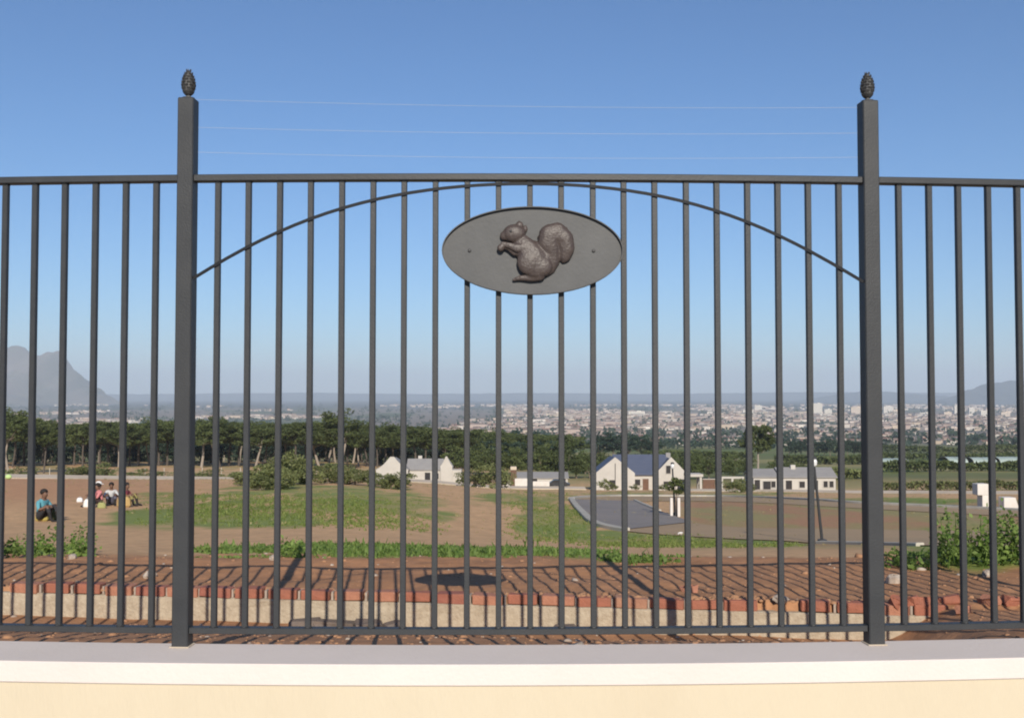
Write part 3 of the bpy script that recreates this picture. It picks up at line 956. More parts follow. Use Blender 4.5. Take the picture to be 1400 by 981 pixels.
def drop_proto(t):
    for ch in list(t.children):
        bpy.data.objects.remove(ch)
    bpy.data.objects.remove(t)

g = np.random.default_rng(11)
PG = 'umbrella pines in the belt below the mountain'
PL = 'umbrella pine with a bare trunk in the crowded pine belt behind the field'
pines = [tree_proto('pine_tree', g, 14, 7.2 + .5 * i, 4.4, 3.9, 10.0, M['pine'], M['bark_pale'] if i == 1 else M['bark_dark'], flat=.62, clumps=44, leaves=95, lsize=.25, label=PL, group=PG, lean=1.0) for i in range(5)]
rounds = [tree_proto('round_tree', g, 9, 2.6, 3.7, 3.3, 5.2, M['pine'], M['bark'], flat=.95, clumps=30, leaves=60, lsize=.3, label='dark bushy round tree in the thicket behind the white houses', group='bushy trees behind the houses') for i in range(3)]
blues = [tree_proto('round_tree', g, 12, 3.0, 4.0, 5.0, 7.0, M['blue_leaf'], M['bark'], flat=.95, clumps=32, leaves=55, lsize=.38, crad=1.4, label='x', group='dark bluish trees before the town') for i in range(2)]
unders = [tree_proto('bush', g, 9, 2.2, 3.7, 3.8, 4.6, M['blue_leaf'], M['bark'], flat=.98, clumps=30, leaves=55, lsize=.34, label='x', cat='bush', group='bushes behind the pine belt') for i in range(2)]  # darker leaf colour carries the shade under the pines
shr = [tree_proto('shrub', g, 2, .5, 1.15, .75, .85, M['leaf'], M['bark'], flat=.9, clumps=22, leaves=60, lsize=.085, crad=.42, lean=.1, trunk_r=.05, label='x', cat='shrub', group='shrubs') for i in range(3)]
def put(proto, px, D, h, w=None, label=None, group=None, h0=14.0, sink=0.0):
    """h: height wanted in metres"""
    p = GD(px, D)
    s = h / h0
    sx = s if w is None else w
    return dup(proto, p - Vector((0, 0, sink)), rnd.uniform(0, 6.28), (sx, sx * rnd.uniform(.9, 1.1), s), label, group)
def tops(px, py, D):
    """height of something whose top is at photo row py, standing at depth D"""
    return P(px, py, D).z - GD(px, D).z
def topline(px):
    return float(np.interp(px, [-200, 0, 40, 75, 110, 150, 200, 250, 300, 340, 400, 425, 440, 470, 500, 515, 560, 620, 700, 760, 800], [556, 563, 568, 576, 577, 575, 574, 575, 573, 577, 578, 576, 580, 584, 580, 580, 582, 584, 588, 590, 596]))
def plabel(row, px):
    for lim, where in ((0, 'outside the left picture edge'), (100, 'under the rocky mountain peaks'), (230, 'left of the left tall post'), (345, 'just right of the left tall post'),
                       (435, 'above the slope thicket'), (515, 'beside the tallest pine'), (640, 'behind the white gabled cottage'), (900, 'between the two white houses')):
        if px < lim: return f'umbrella pine, {row} row of the belt, {where}'
px = -190
while px < 640:
    if not 85 < px < 92:
        D = rnd.uniform(262, 285)
        put(rnd.choice(pines), px, D, tops(px, topline(px) + rnd.uniform(-2, 6), D) , w=rnd.uniform(1.0, 1.4), label=plabel('front', px))
    px += rnd.uniform(10, 16)
px = -180
while px < 780:
    D = rnd.uniform(305, 335)
    put(rnd.choice(pines), px, D, tops(px, topline(px) + rnd.uniform(-1, 5), D), w=rnd.uniform(1.1, 1.45), label=plabel('second', px))
    px += rnd.uniform(10, 15)
px = -150
while px < 780:
    D = rnd.uniform(355, 395)
    put(rnd.choice(pines), px, D, max(9, tops(px, topline(px) + rnd.uniform(3, 8), D)), w=rnd.uniform(.9, 1.2), label=plabel('rearmost', px))
    px += rnd.uniform(16, 24)
for px, top, D, w, lab in [(466, 562, 246, 1.28, 'tallest umbrella pine with the widest crown standing out above the belt'),
                           (14, 561, 215, 1.1, 'large umbrella pine in front of the belt at the left picture edge'),
                           (62, 574, 222, .8, 'leaning umbrella pine just right of the largest one at the left edge'),
                           (297, 566, 285, .62, 'slender pine whose tip pokes above the belt right of the left tall post')]:
    put(pines[1 if w > 1 else 3], px, D, tops(px, top, D), w=w, label=lab)
# undergrowth under the belt
px = -180
while px < 770:
    D = rnd.uniform(296, 350)
    put(rnd.choice(unders), px, D, rnd.uniform(7.0, 9.5), w=rnd.uniform(.9, 1.3), h0=9.0, label=plabel('rearmost', px).replace('umbrella pine, rearmost row of the belt', 'dark bush in the gloom under the pines'), group='bushes behind the pine belt')
    px += rnd.uniform(10, 16)
# bushy trees behind the houses
for px, top, D in [(622, 606, 236), (640, 612, 226), (655, 604, 240), (672, 614, 232), (690, 606, 240), (706, 612, 235), (724, 603, 246), (742, 610, 240), (758, 600, 250), (772, 612, 238), (788, 618, 240),
                   (806, 622, 245), (935, 624, 240), (952, 622, 240), (968, 626, 240), (985, 624, 246), (1002, 628, 240), (948, 616, 280), (972, 617, 285), (1000, 620, 280), (1020, 622, 270), (800, 612, 275), (820, 614, 270), (1075, 628, 260), (1092, 630, 250), (1060, 626, 265), (870, 618, 262), (890, 617, 268), (912, 616, 262)]:
    h = tops(px, top, D)
    where = next(w_ for l_, w_ in ((665, 'right behind the white gabled cottage'), (710, 'left of the brick outdoor chimney'), (765, 'behind the grey roofed shed'), (830, 'at the left gable of the blue roofed house'), (925, 'behind the blue roof'), (960, 'at the right gable of the blue roofed house'), (1030, 'behind the white pergolas'), (1400, 'behind the long grey roofed house')) if px < l_)
    put(rnd.choice(rounds), px, D, h, w=h / 9 * rnd.uniform(.95, 1.25), h0=9.0, label=f'dark bushy round tree {where}' + (', the farther row' if D > 252 else ', the nearer row'))
for px, top, D, w in [(818, 593, 520, 1.5), (838, 589, 520, 1.7), (858, 590, 515, 1.6), (877, 592, 525, 1.5), (893, 598, 520, 1.2), (700, 586, 500, 1.4), (738, 588, 505, 1.4), (776, 590, 510, 1.2)]:
    put(rnd.choice(blues), px, D, tops(px, top, D), w=w, h0=12.5, label='broad dark bluish tree in the clump beyond the blue roofed house', group='dark bluish trees before the town')
for px in range(1078, 1186, 8):
    D = 640 + rnd.uniform(-12, 12)
    put(rnd.choice(blues), px, D, tops(px, 599 + rnd.uniform(-2, 3), D), w=rnd.uniform(.8, 1.1), h0=12.5, label='dark tree in the straight windbreak row on the left of the right tall post', group='trees of the dark windbreak row')
lt = tree_proto('tall_tree', g, 16, 8, 5.8, 4.4, 11.3, M['pine'], M['bark_pale'], flat=.8, clumps=52, leaves=80, lsize=.42, crad=1.45, lean=2.2, trunk_r=.4, label='lone tall tree with a sparse crown and bare leaning trunk above the grey roofed houses')
lt.location = GD(1035, 290); s = tops(1035, 581, 290) / 15.5; lt.scale = (s * .93, s * .93, s)
# shrubs in the field and by the houses
def shrubs(lst, lab, grp):
    for px, D, h, w in lst:
        p = GD(px, D)
        dup(rnd.choice(shr), p, rnd.uniform(0, 6.28), (w / 2.4, w / 2.4, h / 1.75), lab, grp)
shrubs([(345, 62, 1.0, 2.4), (366, 60, 1.4, 2.4), (380, 66, 1.6, 2.2), (400, 64, 2.3, 2.2), (410, 68, 2.0, 1.9), (424, 66, 1.2, 2.0), (357, 54, .8, 1.6), (388, 55, .9, 1.8), (335, 70, .9, 2.0), (396, 57, 1.3, 1.4), (374, 70, 1.9, 1.6)], 'olive green shrub in the ragged thicket on the grassy slope right of the left post', 'shrubs of the slope thicket')
shrubs([(450, 70, 1.4, 2.2), (466, 72, 1.6, 2.4), (486, 68, 1.2, 2.4), (505, 66, 1.0, 2.0), (535, 62, 1.0, 2.0), (545, 64, 1.1, 2.2)], 'low green shrub on the grass in front of the white gabled house', 'low shrubs on the grassy slope')
shrubs([(640, 158, 3.2, 3.6), (655, 160, 2.2, 3.0), (672, 154, 4.2, 5.0), (684, 156, 3.2, 4.0)], 'dark green shrub beside the pale track right of the white gabled house', 'shrubs right of the gabled house')
shrubs([(826, 165, 2.0, 2.2), (838, 166, 1.2, 1.6), (868, 165, 1.0, 1.8), (906, 165, 1.0, 2.2), (1000, 140, 1.8, 3.0), (1012, 142, 2.0, 3.0), (1022, 142, 1.4, 2.2)], 'small green garden shrub planted by the wall of a house', 'garden shrubs by the houses')
shrubs([(112, 128, 2.2, 5), (142, 135, 2.5, 5), (200, 140, 1.8, 6), (285, 150, 2.0, 5), (330, 150, 1.6, 5), (430, 165, 1.8, 5), (500, 172, 2.0, 5), (30, 132, 1.8, 5)], 'scrubby bush on the rough strip between the pale track and the pines', 'bushes above the pale track')

# hedges across the fields on the right
def hedge(pxa, pxb, D, h, depth, mat, label, n):
    a, c = GD(pxa, D), GD(pxb, D)
    N_ = n
    t = rng.uniform(0, 1, N_)
    x = a.x + (c.x - a.x) * t
    y = D + rng.normal(0, depth, N_)
    hh = h * (.55 + .6 * fbm(x / (h * 2.2), y * 0 + D, 3, 5))
    z = EYE + Hrel(x, y) + hh * np.sqrt(rng.uniform(0, 1, N_))
    cc = np.stack([x, y, z], 1) - np.array([a.x, D, a.z])
    t_ = thing('hedge', a, label, 'hedge', 'hedges across the green fields')
    link('foliage', leaf_mesh('foliage', cc, h * .16, mat, rng, .2, fbm(x / h, y, 2, 8)), t_)
    m_ = MB()
    for i in range(int((c.x - a.x) / (h * 1.2))):
        xx = a.x + i * h * 1.2
        m_.tube([(xx - a.x, 0, gz(xx, D) - a.z - .3), (xx - a.x + .1, 0, gz(xx, D) - a.z + h * .6)], [.12, .05], 5)
    m_.build('stems', M['bark'], t_)
for args in [(1190, 1440, 175, 1.6, .8, M['leaf'], 'low brownish hedge right behind the pale track at the right side', 2600),
             (1195, 1440, 300, 3.2, 1.6, M['pine'], 'dark hedge under the pale greenhouse roofs', 3000),
             (1190, 1440, 480, 4.0, 2.0, M['pine'], 'thin dark hedge just above the greenhouse roofs', 2600),
             (1190, 1450, 700, 6.0, 4.0, M['pine'], 'broken hedge line farther off below the town', 2600),
             (1060, 1200, 420, 4.2, 2.0, M['pine'], 'dark hedge below the windbreak row left of the right post', 2200),
             (1045, 1190, 235, 2.6, 1.3, M['leaf'], 'green hedge behind the grey roofed low houses', 2400),
             (880, 1030, 480, 4.5, 2.2, M['pine'], 'dark hedge behind the gable of the blue roofed house', 2200),
             (690, 1060, 900, 8.0, 6.0, M['blue_leaf'], 'long hazy dark hedge along the near edge of the town', 3200)]:
    hedge(*args)

# wire fence with pale posts along the pines
wf = thing('post_and_wire_fence', (0, 0, 0), 'pale post and wire fence along the front of the pine belt', 'fence')
pm = MB().box((0, 0, .85), (.12, .12, 2.1)).mesh('fence_post', M['kerb'])
line = []
for px in range(-60, 520, 26):
    p = GD(px, 205)
    o = link('fence_post', pm, wf); o.location = p; line.append(p)
for hgt in (.6, 1.2, 1.75):
    MB().tube([p + Vector((0, 0, hgt)) for p in line], .007, 4).build('wire_strand', M['wire'], wf)

# ------------------------------------------------------------------ houses
def house_obj(loc, label, rz=0.0):
    return thing('house', loc, label, 'house', rz=rz)
def gable(m_, x0, x1, y0, y1, eave, ridge, along='y'):
    """walls with gables; ridge runs along 'y' or 'x'"""
    if along == 'y':
        m_.prism([(x0, -1.0), (x1, -1.0), (x1, eave), ((x0 + x1) / 2, ridge), (x0, eave)], y0, y1)
    else:
        ym = (y0 + y1) / 2
        m_.add([(x, y, z) for x in (x0, x1) for y, z in ((y0, -1), (y1, -1), (y1, eave), (ym, ridge), (y0, eave))],
               [(0, 1, 2, 3, 4), (9, 8, 7, 6, 5)] + [(k, k + 5, (k + 1) % 5 + 5, (k + 1) % 5) for k in range(5)])
def roofslab(m_, x0, x1, y0, y1, eave, ridge, along='y', th=.16, ov=.25):
    if along == 'y':
        xm = (x0 + x1) / 2; s = (ridge - eave) / (xm - x0)
        m_.prism([(x0 - ov, eave - s * ov + .02), (xm, ridge + .02), (x1 + ov, eave - s * ov + .02), (x1 + ov, eave - s * ov + th), (xm, ridge + th + .04), (x0 - ov, eave - s * ov + th)], y0, y1)
    else:
        ym = (y0 + y1) / 2; s = (ridge - eave) / (ym - y0)
        pr = [(y0 - ov, eave - s * ov + .02), (ym, ridge + .02), (y1 + ov, eave - s * ov + .02), (y1 + ov, eave - s * ov + th), (ym, ridge + th + .04), (y0 - ov, eave - s * ov + th)]
        m_.add([(x, y, z) for x in (x0, x1) for y, z in pr], [(0, 1, 2, 3, 4, 5), (11, 10, 9, 8, 7, 6)] + [(k, k + 6, (k + 1) % 6 + 6, (k + 1) % 6) for k in range(6)])
def opening(parent, name, x, z, w, h, y, mat=None, frame=True):
    o = MB().box((x, y - .03, z), (w, .06, h)).build(name, mat or M['opening'], parent)
    if frame:
        f_ = MB()
        for sx in (-1, 1): f_.box((x + sx * (w / 2 + .04), y - .045, z), (.08, .09, h + .16))
        for sz in (-1, 1): f_.box((x, y - .046, z + sz * (h / 2 + .04)), (w, .088, .08))
        f_.build('frame', M['housewhite'], o)
    return o
# white gabled house
D1 = 185; s1 = D1 / F
h1 = house_obj(GD(573, D1), 'white gabled cottage with a grey roof in front of the pines')
X = lambda px, c, s: (px - c) * s
def curl(m_, x0, x1, y0, y1, eave, top):
    """curved parapet gable"""
    xm = (x0 + x1) / 2; w = (x1 - x0) / 2
    pr = [(x0, -1), (x1, -1), (x1, eave)]
    for t in np.linspace(0.05, 1, 8): pr.append((x1 - w * (t ** .85) * .88, eave + (top - eave) * (t ** 1.15)))
    for t in np.linspace(1, .05, 8): pr.append((x0 + w * (t ** .85) * .88, eave + (top - eave) * (t ** 1.15)))
    pr.append((x0, eave))
    m_.prism(pr, y0, y1)
m = MB(); curl(m, X(517, 573, s1), X(560, 573, s1), -2.2, -1.8, 2.6, 4.9)
m.build('gable_wall', M['housewhite'], h1)
m = MB(); gable(m, X(517, 573, s1) + .1, X(560, 573, s1) - .1, -1.8, 4, 2.6, 4.3, 'y')
gable(m, X(559, 573, s1), X(609, 573, s1), 0, 5, 2.5, 4.1, 'x')
m.box((X(618, 573, s1), 1.4, .7), (X(632, 573, s1) - X(606, 573, s1), 3, 3.4))
m.build('wall', M['housewhite'], h1)
m = MB(); curl(m, X(603, 573, s1), X(619, 573, s1), -1.0, -.65, 3.2, 4.9); m.build('gable_wall', M['housewhite'], h1)
m = MB(); gable(m, X(604, 573, s1), X(618, 573, s1), -.65, 5, 2.8, 4.2, 'y'); m.build('wall', M['housewhite'], h1)
m = MB(); roofslab(m, X(517, 573, s1) + .1, X(560, 573, s1) - .1, -1.8, 4.2, 2.6, 4.3); m.build('roof', M['roofgrey'], h1)
m = MB(); roofslab(m, X(556, 573, s1), X(606, 573, s1), 0, 5, 2.5, 4.1, 'x'); rf = m.build('roof', M['roofgrey'], h1)
MB().box((X(573, 573, s1), 2.9, 4.3), (.7, .6, 1.0)).build('chimney', M['housewhite'], rf)
opening(h1, 'door', X(585, 573, s1), .9, 1.0, 2.1, 0)
opening(h1, 'window', X(597, 573, s1), 1.3, .8, 1.0, 0)
# white house with the blue roof
D2 = 172; s2 = D2 / F; c2 = 870
h2 = house_obj(GD(c2, D2), 'white H shaped house with two gables and a dark blue roof')
xa, xb, xc, xd = X(815, c2, s2), X(863, c2, s2), X(897, c2, s2), X(933, c2, s2)
m = MB(); gable(m, xa, xb, -2.0, 6.5, 2.9, 5.2); gable(m, xb, xc, 0, 5.5, 2.75, 5.0, 'x'); gable(m, xc, xd, -1.6, 6.5, 2.9, 5.1)
m.build('wall', M['housewhite'], h2)
m = MB(); roofslab(m, xa, xb, -1.75, 6.6, 2.9, 5.2); m.build('roof', M['roofblue'], h2)
for q0, q1, yy in ((xa, xb, -2.0), (xc, xd, -1.6)):
    m = MB(); m.prism([(q0 - .3, -1), (q1 + .3, -1), (q1 + .3, 3.0), ((q0 + q1) / 2, 5.62), (q0 - .3, 3.0)], yy - .003, yy + .24)
    m.build('gable_wall', M['housewhite'], h2)
m = MB(); roofslab(m, (xa + xb) / 2, (xc + xd) / 2, -.2, 5.7, 2.75, 5.62, 'x'); rf = m.build('roof', M['roofblue'], h2)
MB().bevbox(((xc + xd) / 2 + .1, 2.6, 5.6), (.8, .6, 1.0), .04).build('chimney', M['roofgrey'], rf)
m = MB(); roofslab(m, xc, xd, -1.35, 6.6, 2.9, 5.1); m.build('roof', M['roofblue'], h2)
opening(h2, 'window', X(911, c2, s2), 3.55, .75, 1.3, -1.6)
opening(h2, 'window', X(911, c2, s2), 1.25, 1.6, .7, -1.6)
opening(h2, 'window', X(871, c2, s2), 1.3, .9, 1.0, 0)
opening(h2, 'door', X(882, c2, s2), .9, 1.0, 2.0, 0, M['brownwood'])
opening(h2, 'window', X(835, c2, s2), 1.3, 1.0, 1.1, -2.0)
MB().tube([(X(839, c2, s2), -2.06, 0), (X(839, c2, s2), -2.06, 4.6)], .06, 6).build('drainpipe', M['steel'], h2)
# garage and garden walls right of it
D3 = 165; s3 = D3 / F
gw = thing('pergola', GD(950, D3), 'white flat topped pergola at the right end of the blue roofed house', 'pergola')
for px in (941, 957): MB().box((X(px, 950, s3), 0, .8), (.35, .35, 3.0)).build('post', M['housewhite'], gw)
for px in (941, 957): MB().box((X(px, 950, s3), 2.5, .8), (.35, .35, 3.0)).build('post', M['housewhite'], gw)
MB().box((X(949, 950, s3), 1.25, 2.5), (2.6, 3.2, .4)).build('flat_roof', M['housewhite'], gw)
gw = thing('garden_wall', GD(966, D3), 'brown garden wall between the white pergola and the grey roofed houses', 'wall')
MB().box((X(968, 966, s3), 0, .7), (1.9, .25, 2.4)).build('wall_panel', M['brownwood'], gw)
MB().box((X(968, 966, s3), 0, 1.95), (2.0, .35, .1)).build('wall_cap', M['housewhite'], gw)
gw = thing('pergola', GD(1000, 158), 'long white beam pergola over green shrubs left of the grey roofed houses', 'pergola')
for px in (986, 1000, 1014): MB().box((X(px, 1000, 158 / F), 0, .6), (.3, .3, 2.8)).build('post', M['housewhite'], gw)
MB().box((0, 0, 2.15), (3.6, .35, .3)).build('beam', M['housewhite'], gw)
# two low grey roofed houses
def low_house(pxa, pxb, D, eave, ridge, roofm, label, ops, chim=False):
    c = (pxa + pxb) / 2; s = D / F
    h = house_obj(GD(c, D), label)
    xa, xb = X(pxa, c, s), X(pxb, c, s)
    m = MB(); gable(m, xa, xb, 0, 5.5, eave, ridge, 'x'); m.build('wall', M['housewhite'], h)
    m = MB(); roofslab(m, xa - .2, xb + .2, 0, 5.5, eave, ridge, 'x'); rf = m.build('roof', roofm, h)
    if chim: MB().bevbox((xa + (xb - xa) * .3, 2.4, ridge + .2), (.7, .6, .7), .03).build('chimney', M['housewhite'], rf)
    for px, z, w, hh, kind in ops:
        opening(h, kind, X(px, c, s), z, w, hh, 0)
low_house(1029, 1061, 150, 2.15, 3.0, M['roofgrey'], 'low white cottage with a dull bluish roof left of its longer neighbour', [(1034, .9, .8, 1.7, 'door'), (1047, .8, 1.1, 1.5, 'door'), (1056, 1.1, .6, .9, 'window')])
low_house(1066, 1141, 150, 2.15, 3.25, M['roofgrey'], 'long low white house with a grey roof and dark doorways beside the street lamp', [(1077, .85, .9, 1.7, 'door'), (1095, 1.1, .8, .9, 'window'), (1112, .9, 1.0, 1.6, 'door'), (1127, 1.15, .6, .9, 'window'), (1135, 1.15, .6, .9, 'window')], True)
# shed with white wall and dark car between the two main houses
low_house(708, 776, 192, 1.3, 2.1, M['roofgrey'], 'long low shed with a weathered grey roof between the two white houses', [(730, .6, 1.2, 1.2, 'door'), (768, .6, 1.4, 1.2, 'door')])
gw = thing('garden_wall', GD(720, 180), 'bright white low garden wall in front of the grey roofed shed', 'wall')
for a, c_, hh in ((688, 698, 1.3), (704, 724, 1.6), (725, 751, 1.1)):
    s = 180 / F
    MB().box((((a + c_) / 2 - 720) * s, rnd.uniform(-.3, .3), hh / 2 - .3), ((c_ - a) * s, .3, hh + .6)).build('wall_panel', M['white_block'], gw)
kk = thing('chimney_stack', GD(702, 186), 'brown brick outdoor chimney with a pale cap beside the white garden wall', 'chimney')
MB().bevbox((0, 0, 1.3), (.9, .8, 3.4), .03).build('stack', M['brownwood'], kk)
MB().bevbox((0, 0, 3.25), (1.1, 1.0, .6), .04).build('cap', M['pale_path'], kk)
car = thing('parked_car', GD(763, 182), 'dark parked car at the end of the white garden wall', 'car')
m = MB(); m.prism([(-2.0, .35), (2.0, .35), (2.05, .75), (1.5, .9), (.9, 1.42), (-.8, 1.42), (-1.5, .92), (-2.05, .85)], -.8, .8); m.build('body', M['car_dark'], car)
for sx in (-1.25, 1.25):
    for sy in (-.75, .75):
        o = MB().lathe([(.32, -.1), (.32, .1)], seg=12).build('wheel', M['rubber'], car); o.location = (sx, sy, .32); o.rotation_euler = (PI / 2, 0, 0)
m = MB(); m.prism([(.05, .95), (1.25, .95), (.82, 1.36), (.05, 1.36)], -.815, -.805); m.prism([(-1.2, .95), (-.02, .95), (-.02, 1.36), (-.74, 1.36)], -.815, -.805); m.build('side_window', M['opening'], car)

# greenhouses
def greenhouse(pxa, pxb, D, h, label):
    s = D / F; c = (pxa + pxb) / 2
    t = thing('greenhouse', GD(c, D), label, 'greenhouse', 'greenhouses in the fields')
    w = (pxb - pxa) * s / 2
    arc = [(5 * math.cos(a), 1.2 + (h - 1.2) * math.sin(a)) for a in np.linspace(PI, 0, 11)]
    vs, fs = [], []
    for x in (-w, w):
        vs += [(x, y + 5, z) for y, z in arc]
    fs = [(k, k + 1, k + 12, k + 11) for k in range(10)]
    MB().add(vs, fs).build('roof', M['greenhouse'], t)
    m = MB(); m.box((0, 5, .2), (2 * w - .1, 9.9, 2.0)); m.build('side_wall', M['blue_leaf'], t)
    m = MB()
    for x in np.linspace(-w, w, max(3, int(w / 2.5))): m.tube([(x, y + 5, z + .05) for y, z in arc], .06, 4)
    m.build('hoops', M['kerb'], t)
greenhouse(1204, 1242, 370, 2.9, 'pale greenhouse tunnel directly right of the right tall post')
greenhouse(1296, 1322, 370, 3.0, 'greenhouse tunnel at the left end of the row of three')
greenhouse(1330, 1362, 372, 3.2, 'greenhouse tunnel in the middle of the row of three')
greenhouse(1366, 1420, 374, 3.2, 'greenhouse tunnel at the picture edge in the row of three')

# three white blocks on the verge at the right
blk = MB().bevbox((0, 0, .5), (1, 1, 1), .02)
for px, D, z, w, h, lab in [(1349, 60, 0, .80, .72, 'white block at the bottom of the stack of two on the verge'), (1341, 60, .72, .66, .66, 'white block on top of the stack of two on the verge'), (1379, 60, 0, .85, .62, 'single white block right of the stacked pair on the verge')]:
    m = MB(); m.bevbox((0, 0, h / 2), (w, .7, h), .02)
    if lab.startswith('single'): m.v = [(x * (1 if z_ < h / 2 or x < 0 else .6), y, z_) for x, y, z_ in m.v]
    o = m.build('white_block', M['white_block']); p = G(px, 693 if px < 1360 else 694, 9)
    o.location = (p.x, p.y, p.z + z); tag(o, lab, 'block', 'white blocks on the verge')

# ------------------------------------------------------------------ street lamps, stakes and sapling
def lamp(px0, py0, px1, py1, D, label):
    b0 = GD(px1, D); tp = P(px0, py0, D)
    t = thing('street_lamp', b0, label, 'street lamp', 'small street lamps beside the new road')
    v = tp - b0
    MB().tube([(0, 0, -.2), v * .1, v * .93], [.06, .048, .038], 8).build('pole', M['steel'], t)
    o = MB().lathe([(.05, -.02), (.085, .02), (.10, .12), (.07, .2), (.02, .23)], seg=10).build('lamp_head', M['lamp_glass'], t); o.location = v * .92
    MB().lathe([(.11, 0), (.08, .05), (.01, .08)], seg=10).build('cap', M['steel'], o).location = (0, 0, .215)
    MB().bevbox((0, 0, .05), (.24, .24, .16), .01).build('base', M['steel'], t)
lamp(1112, 627, 1122, 741, 32, 'slightly leaning street lamp with a pale head in front of the long grey roofed house')
lamp(919, 634, 922, 703, 50, 'upright street lamp before the right gable of the blue roofed house')
for px, lab in ((917, 'white stake left of the sapling on the road corner'), (927, 'white stake right of the sapling on the road corner')):
    o = MB().bevbox((0, 0, .42), (.13, .13, .95), .015).build('stake', M['white_block']); o.location = GD(px, 49)
    tag(o, lab, 'stake', 'white stakes by the sapling')
p = GD(924, 49.5)
sap = tree_proto('sapling', g, 2, 1.0, .42, .34, 1.42, M['pine'], M['bark'], flat=.95, clumps=12, leaves=60, lsize=.06, crad=.2, lean=.05, trunk_r=.03, label='dark leafed sapling tied between two white stakes at the road corner')
sap.location = p

# ------------------------------------------------------------------ far town
def town():
    g = np.random.default_rng(5)
    cols = np.array([[.46, .39, .34], [.42, .33, .28], [.52, .47, .42], [.36, .28, .24], [.43, .35, .27]])
    rcols = np.array([[.22, .12, .09], [.19, .135, .11], [.16, .15, .15], [.25, .17, .14], [.2, .17, .155]])
    def house_geo(w, d, h, r):
        v = np.array([(-w, -d, -3), (w, -d, -3), (w, d, -3), (-w, d, -3), (-w, -d, h), (w, -d, h), (w, d, h), (-w, d, h), (-w, 0, h + r), (w, 0, h + r),
                      (-w - .3, -d - .3, h), (w + .3, -d - .3, h), (w + .3, d + .3, h), (-w - .3, d + .3, h), (-w - .3, 0, h + r + .2), (w + .3, 0, h + r + .2)], float)
        f = [(0, 1, 5, 4), (1, 2, 6, 5), (2, 3, 7, 6), (3, 0, 4, 7), (4, 8, 7, 7), (5, 6, 9, 9), (10, 11, 15, 14), (12, 13, 14, 15)]
        return v, np.array(f)
    mt = bpy.data.materials.new('town_paint'); mt.use_nodes = True
    t = mt.node_tree; a = t.nodes.new('ShaderNodeAttribute'); a.attribute_name = 'Col'
    t.links.new(a.outputs['Color'], t.nodes['Principled BSDF'].inputs['Base Color']); t.nodes['Principled BSDF'].inputs['Roughness'].default_value = .85
    # nearest houses: single things made from a few meshes
    protos = []
    for i in range(8):
        w, d, h, r = g.uniform(4, 7.5), g.uniform(3.5, 5), g.uniform(2.8, 4.5), g.uniform(1.2, 2.2)
        v, f = house_geo(w, d, h, r)
        m_ = MB(); m_.add([tuple(p) for p in v], [tuple(dict.fromkeys(q)) for q in f.tolist()])
        m_.mi = [0] * 6 + [1] * 2
        wall_m = mk('town_wall', tuple(cols[i % 5]), scale=.3); roof_m = mk('town_roof', tuple(rcols[(i * 3) % 5]), scale=.3)
        protos.append(m_.mesh('town_house', [wall_m, roof_m]))
    n = 0
    while n < 290:
        px = g.uniform(690, 1425); D = 1080 + 800 * g.uniform(0, 1) ** 1.3
        if px > 1195 and D < 1120: continue
        x = (px - 700) / F * D
        o = link('town_house', protos[n % 8]); o.location = (x, D, gz(x, D)); o.rotation_euler = (0, 0, g.uniform(-.6, .6))
        where = next(w_ for l_, w_ in ((800, 'beyond the bushy trees'), (900, 'beyond the dark bluish clump'), (1000, 'above the blue roofed house'), (1070, 'behind the lone tall tree'), (1190, 'above the windbreak row'), (1290, 'just right of the right tall post'), (1500, 'under the blue hill')) if px < l_)
        tag(o, f'small pale house of the town {where}, ' + ('a near row' if D < 1300 else 'a middle row' if D < 1580 else 'a far row'), 'house', 'houses of the town'); n += 1
    V, Fc, C = [], [], []
    off = 0
    N_ = 9000
    px = g.uniform(-250, 1650, N_)
    D = 1700 * (8500 / 1700) ** (g.uniform(0, 1, N_) ** .8)
    x = (px - 700) / F * D
    dens = fbm(x / 420, D / 900, 3, 77)
    keep = dens > .40 + .20 * (px < 690) + .08 * (D > 4500) * g.uniform(0, 1, N_)
    for xx, dd in zip(x[keep], D[keep]):
        w, d, h, r = g.uniform(4, 9) * (1 + dd / 9000), g.uniform(4, 6), g.uniform(3, 6.5) * (1 + dd / 9000), g.uniform(.6, 2.2)
        if g.uniform() < .05: w, h, r = g.uniform(14, 34), g.uniform(6, 11), .8
        v, f = house_geo(w, d, h, r)
        an = g.uniform(-.6, .6); ca, sa = math.cos(an), math.sin(an)
        vv = v.copy(); vv[:, 0] = v[:, 0] * ca - v[:, 1] * sa + xx; vv[:, 1] = v[:, 0] * sa + v[:, 1] * ca + dd
        V.append(vv); Fc.append(f + off); off += len(v)
        c = np.ones((16, 4)); c[:10, :3] = cols[g.integers(5)] * g.uniform(.8, 1.15); c[10:, :3] = rcols[g.integers(5)] * g.uniform(.8, 1.2)
        C.append(c)
    V = np.concatenate(V); V[:, 2] += EYE + np.repeat(Hrel(x[keep], D[keep]), 16)
    me = bpy.data.meshes.new('town_houses')
    me.from_pydata(V.tolist(), [], [tuple(dict.fromkeys(q)) for q in np.concatenate(Fc).tolist()])
    at = me.attributes.new('Col', 'FLOAT_COLOR', 'POINT'); at.data.foreach_set('color', np.concatenate(C).astype(np.float32).ravel())
    me.materials.append(mt)
    tag(link('town_houses', me), kind='stuff')
    # trees among the houses
    N_ = 2600
    px = g.uniform(-250, 1650, N_); D = 1000 * (8000 / 1000) ** g.uniform(0, 1, N_); x = (px - 700) / F * D
    z = EYE + Hrel(x, D)
    s = g.uniform(4, 9, N_) * (1 + D / 7000)
    cc = (np.stack([x, D, z + s * .5], 1)[:, None] + g.normal(0, .38, (N_, 12, 3)) * s[:, None, None] * np.array([1.2, 1.2, .8])).reshape(-1, 3)
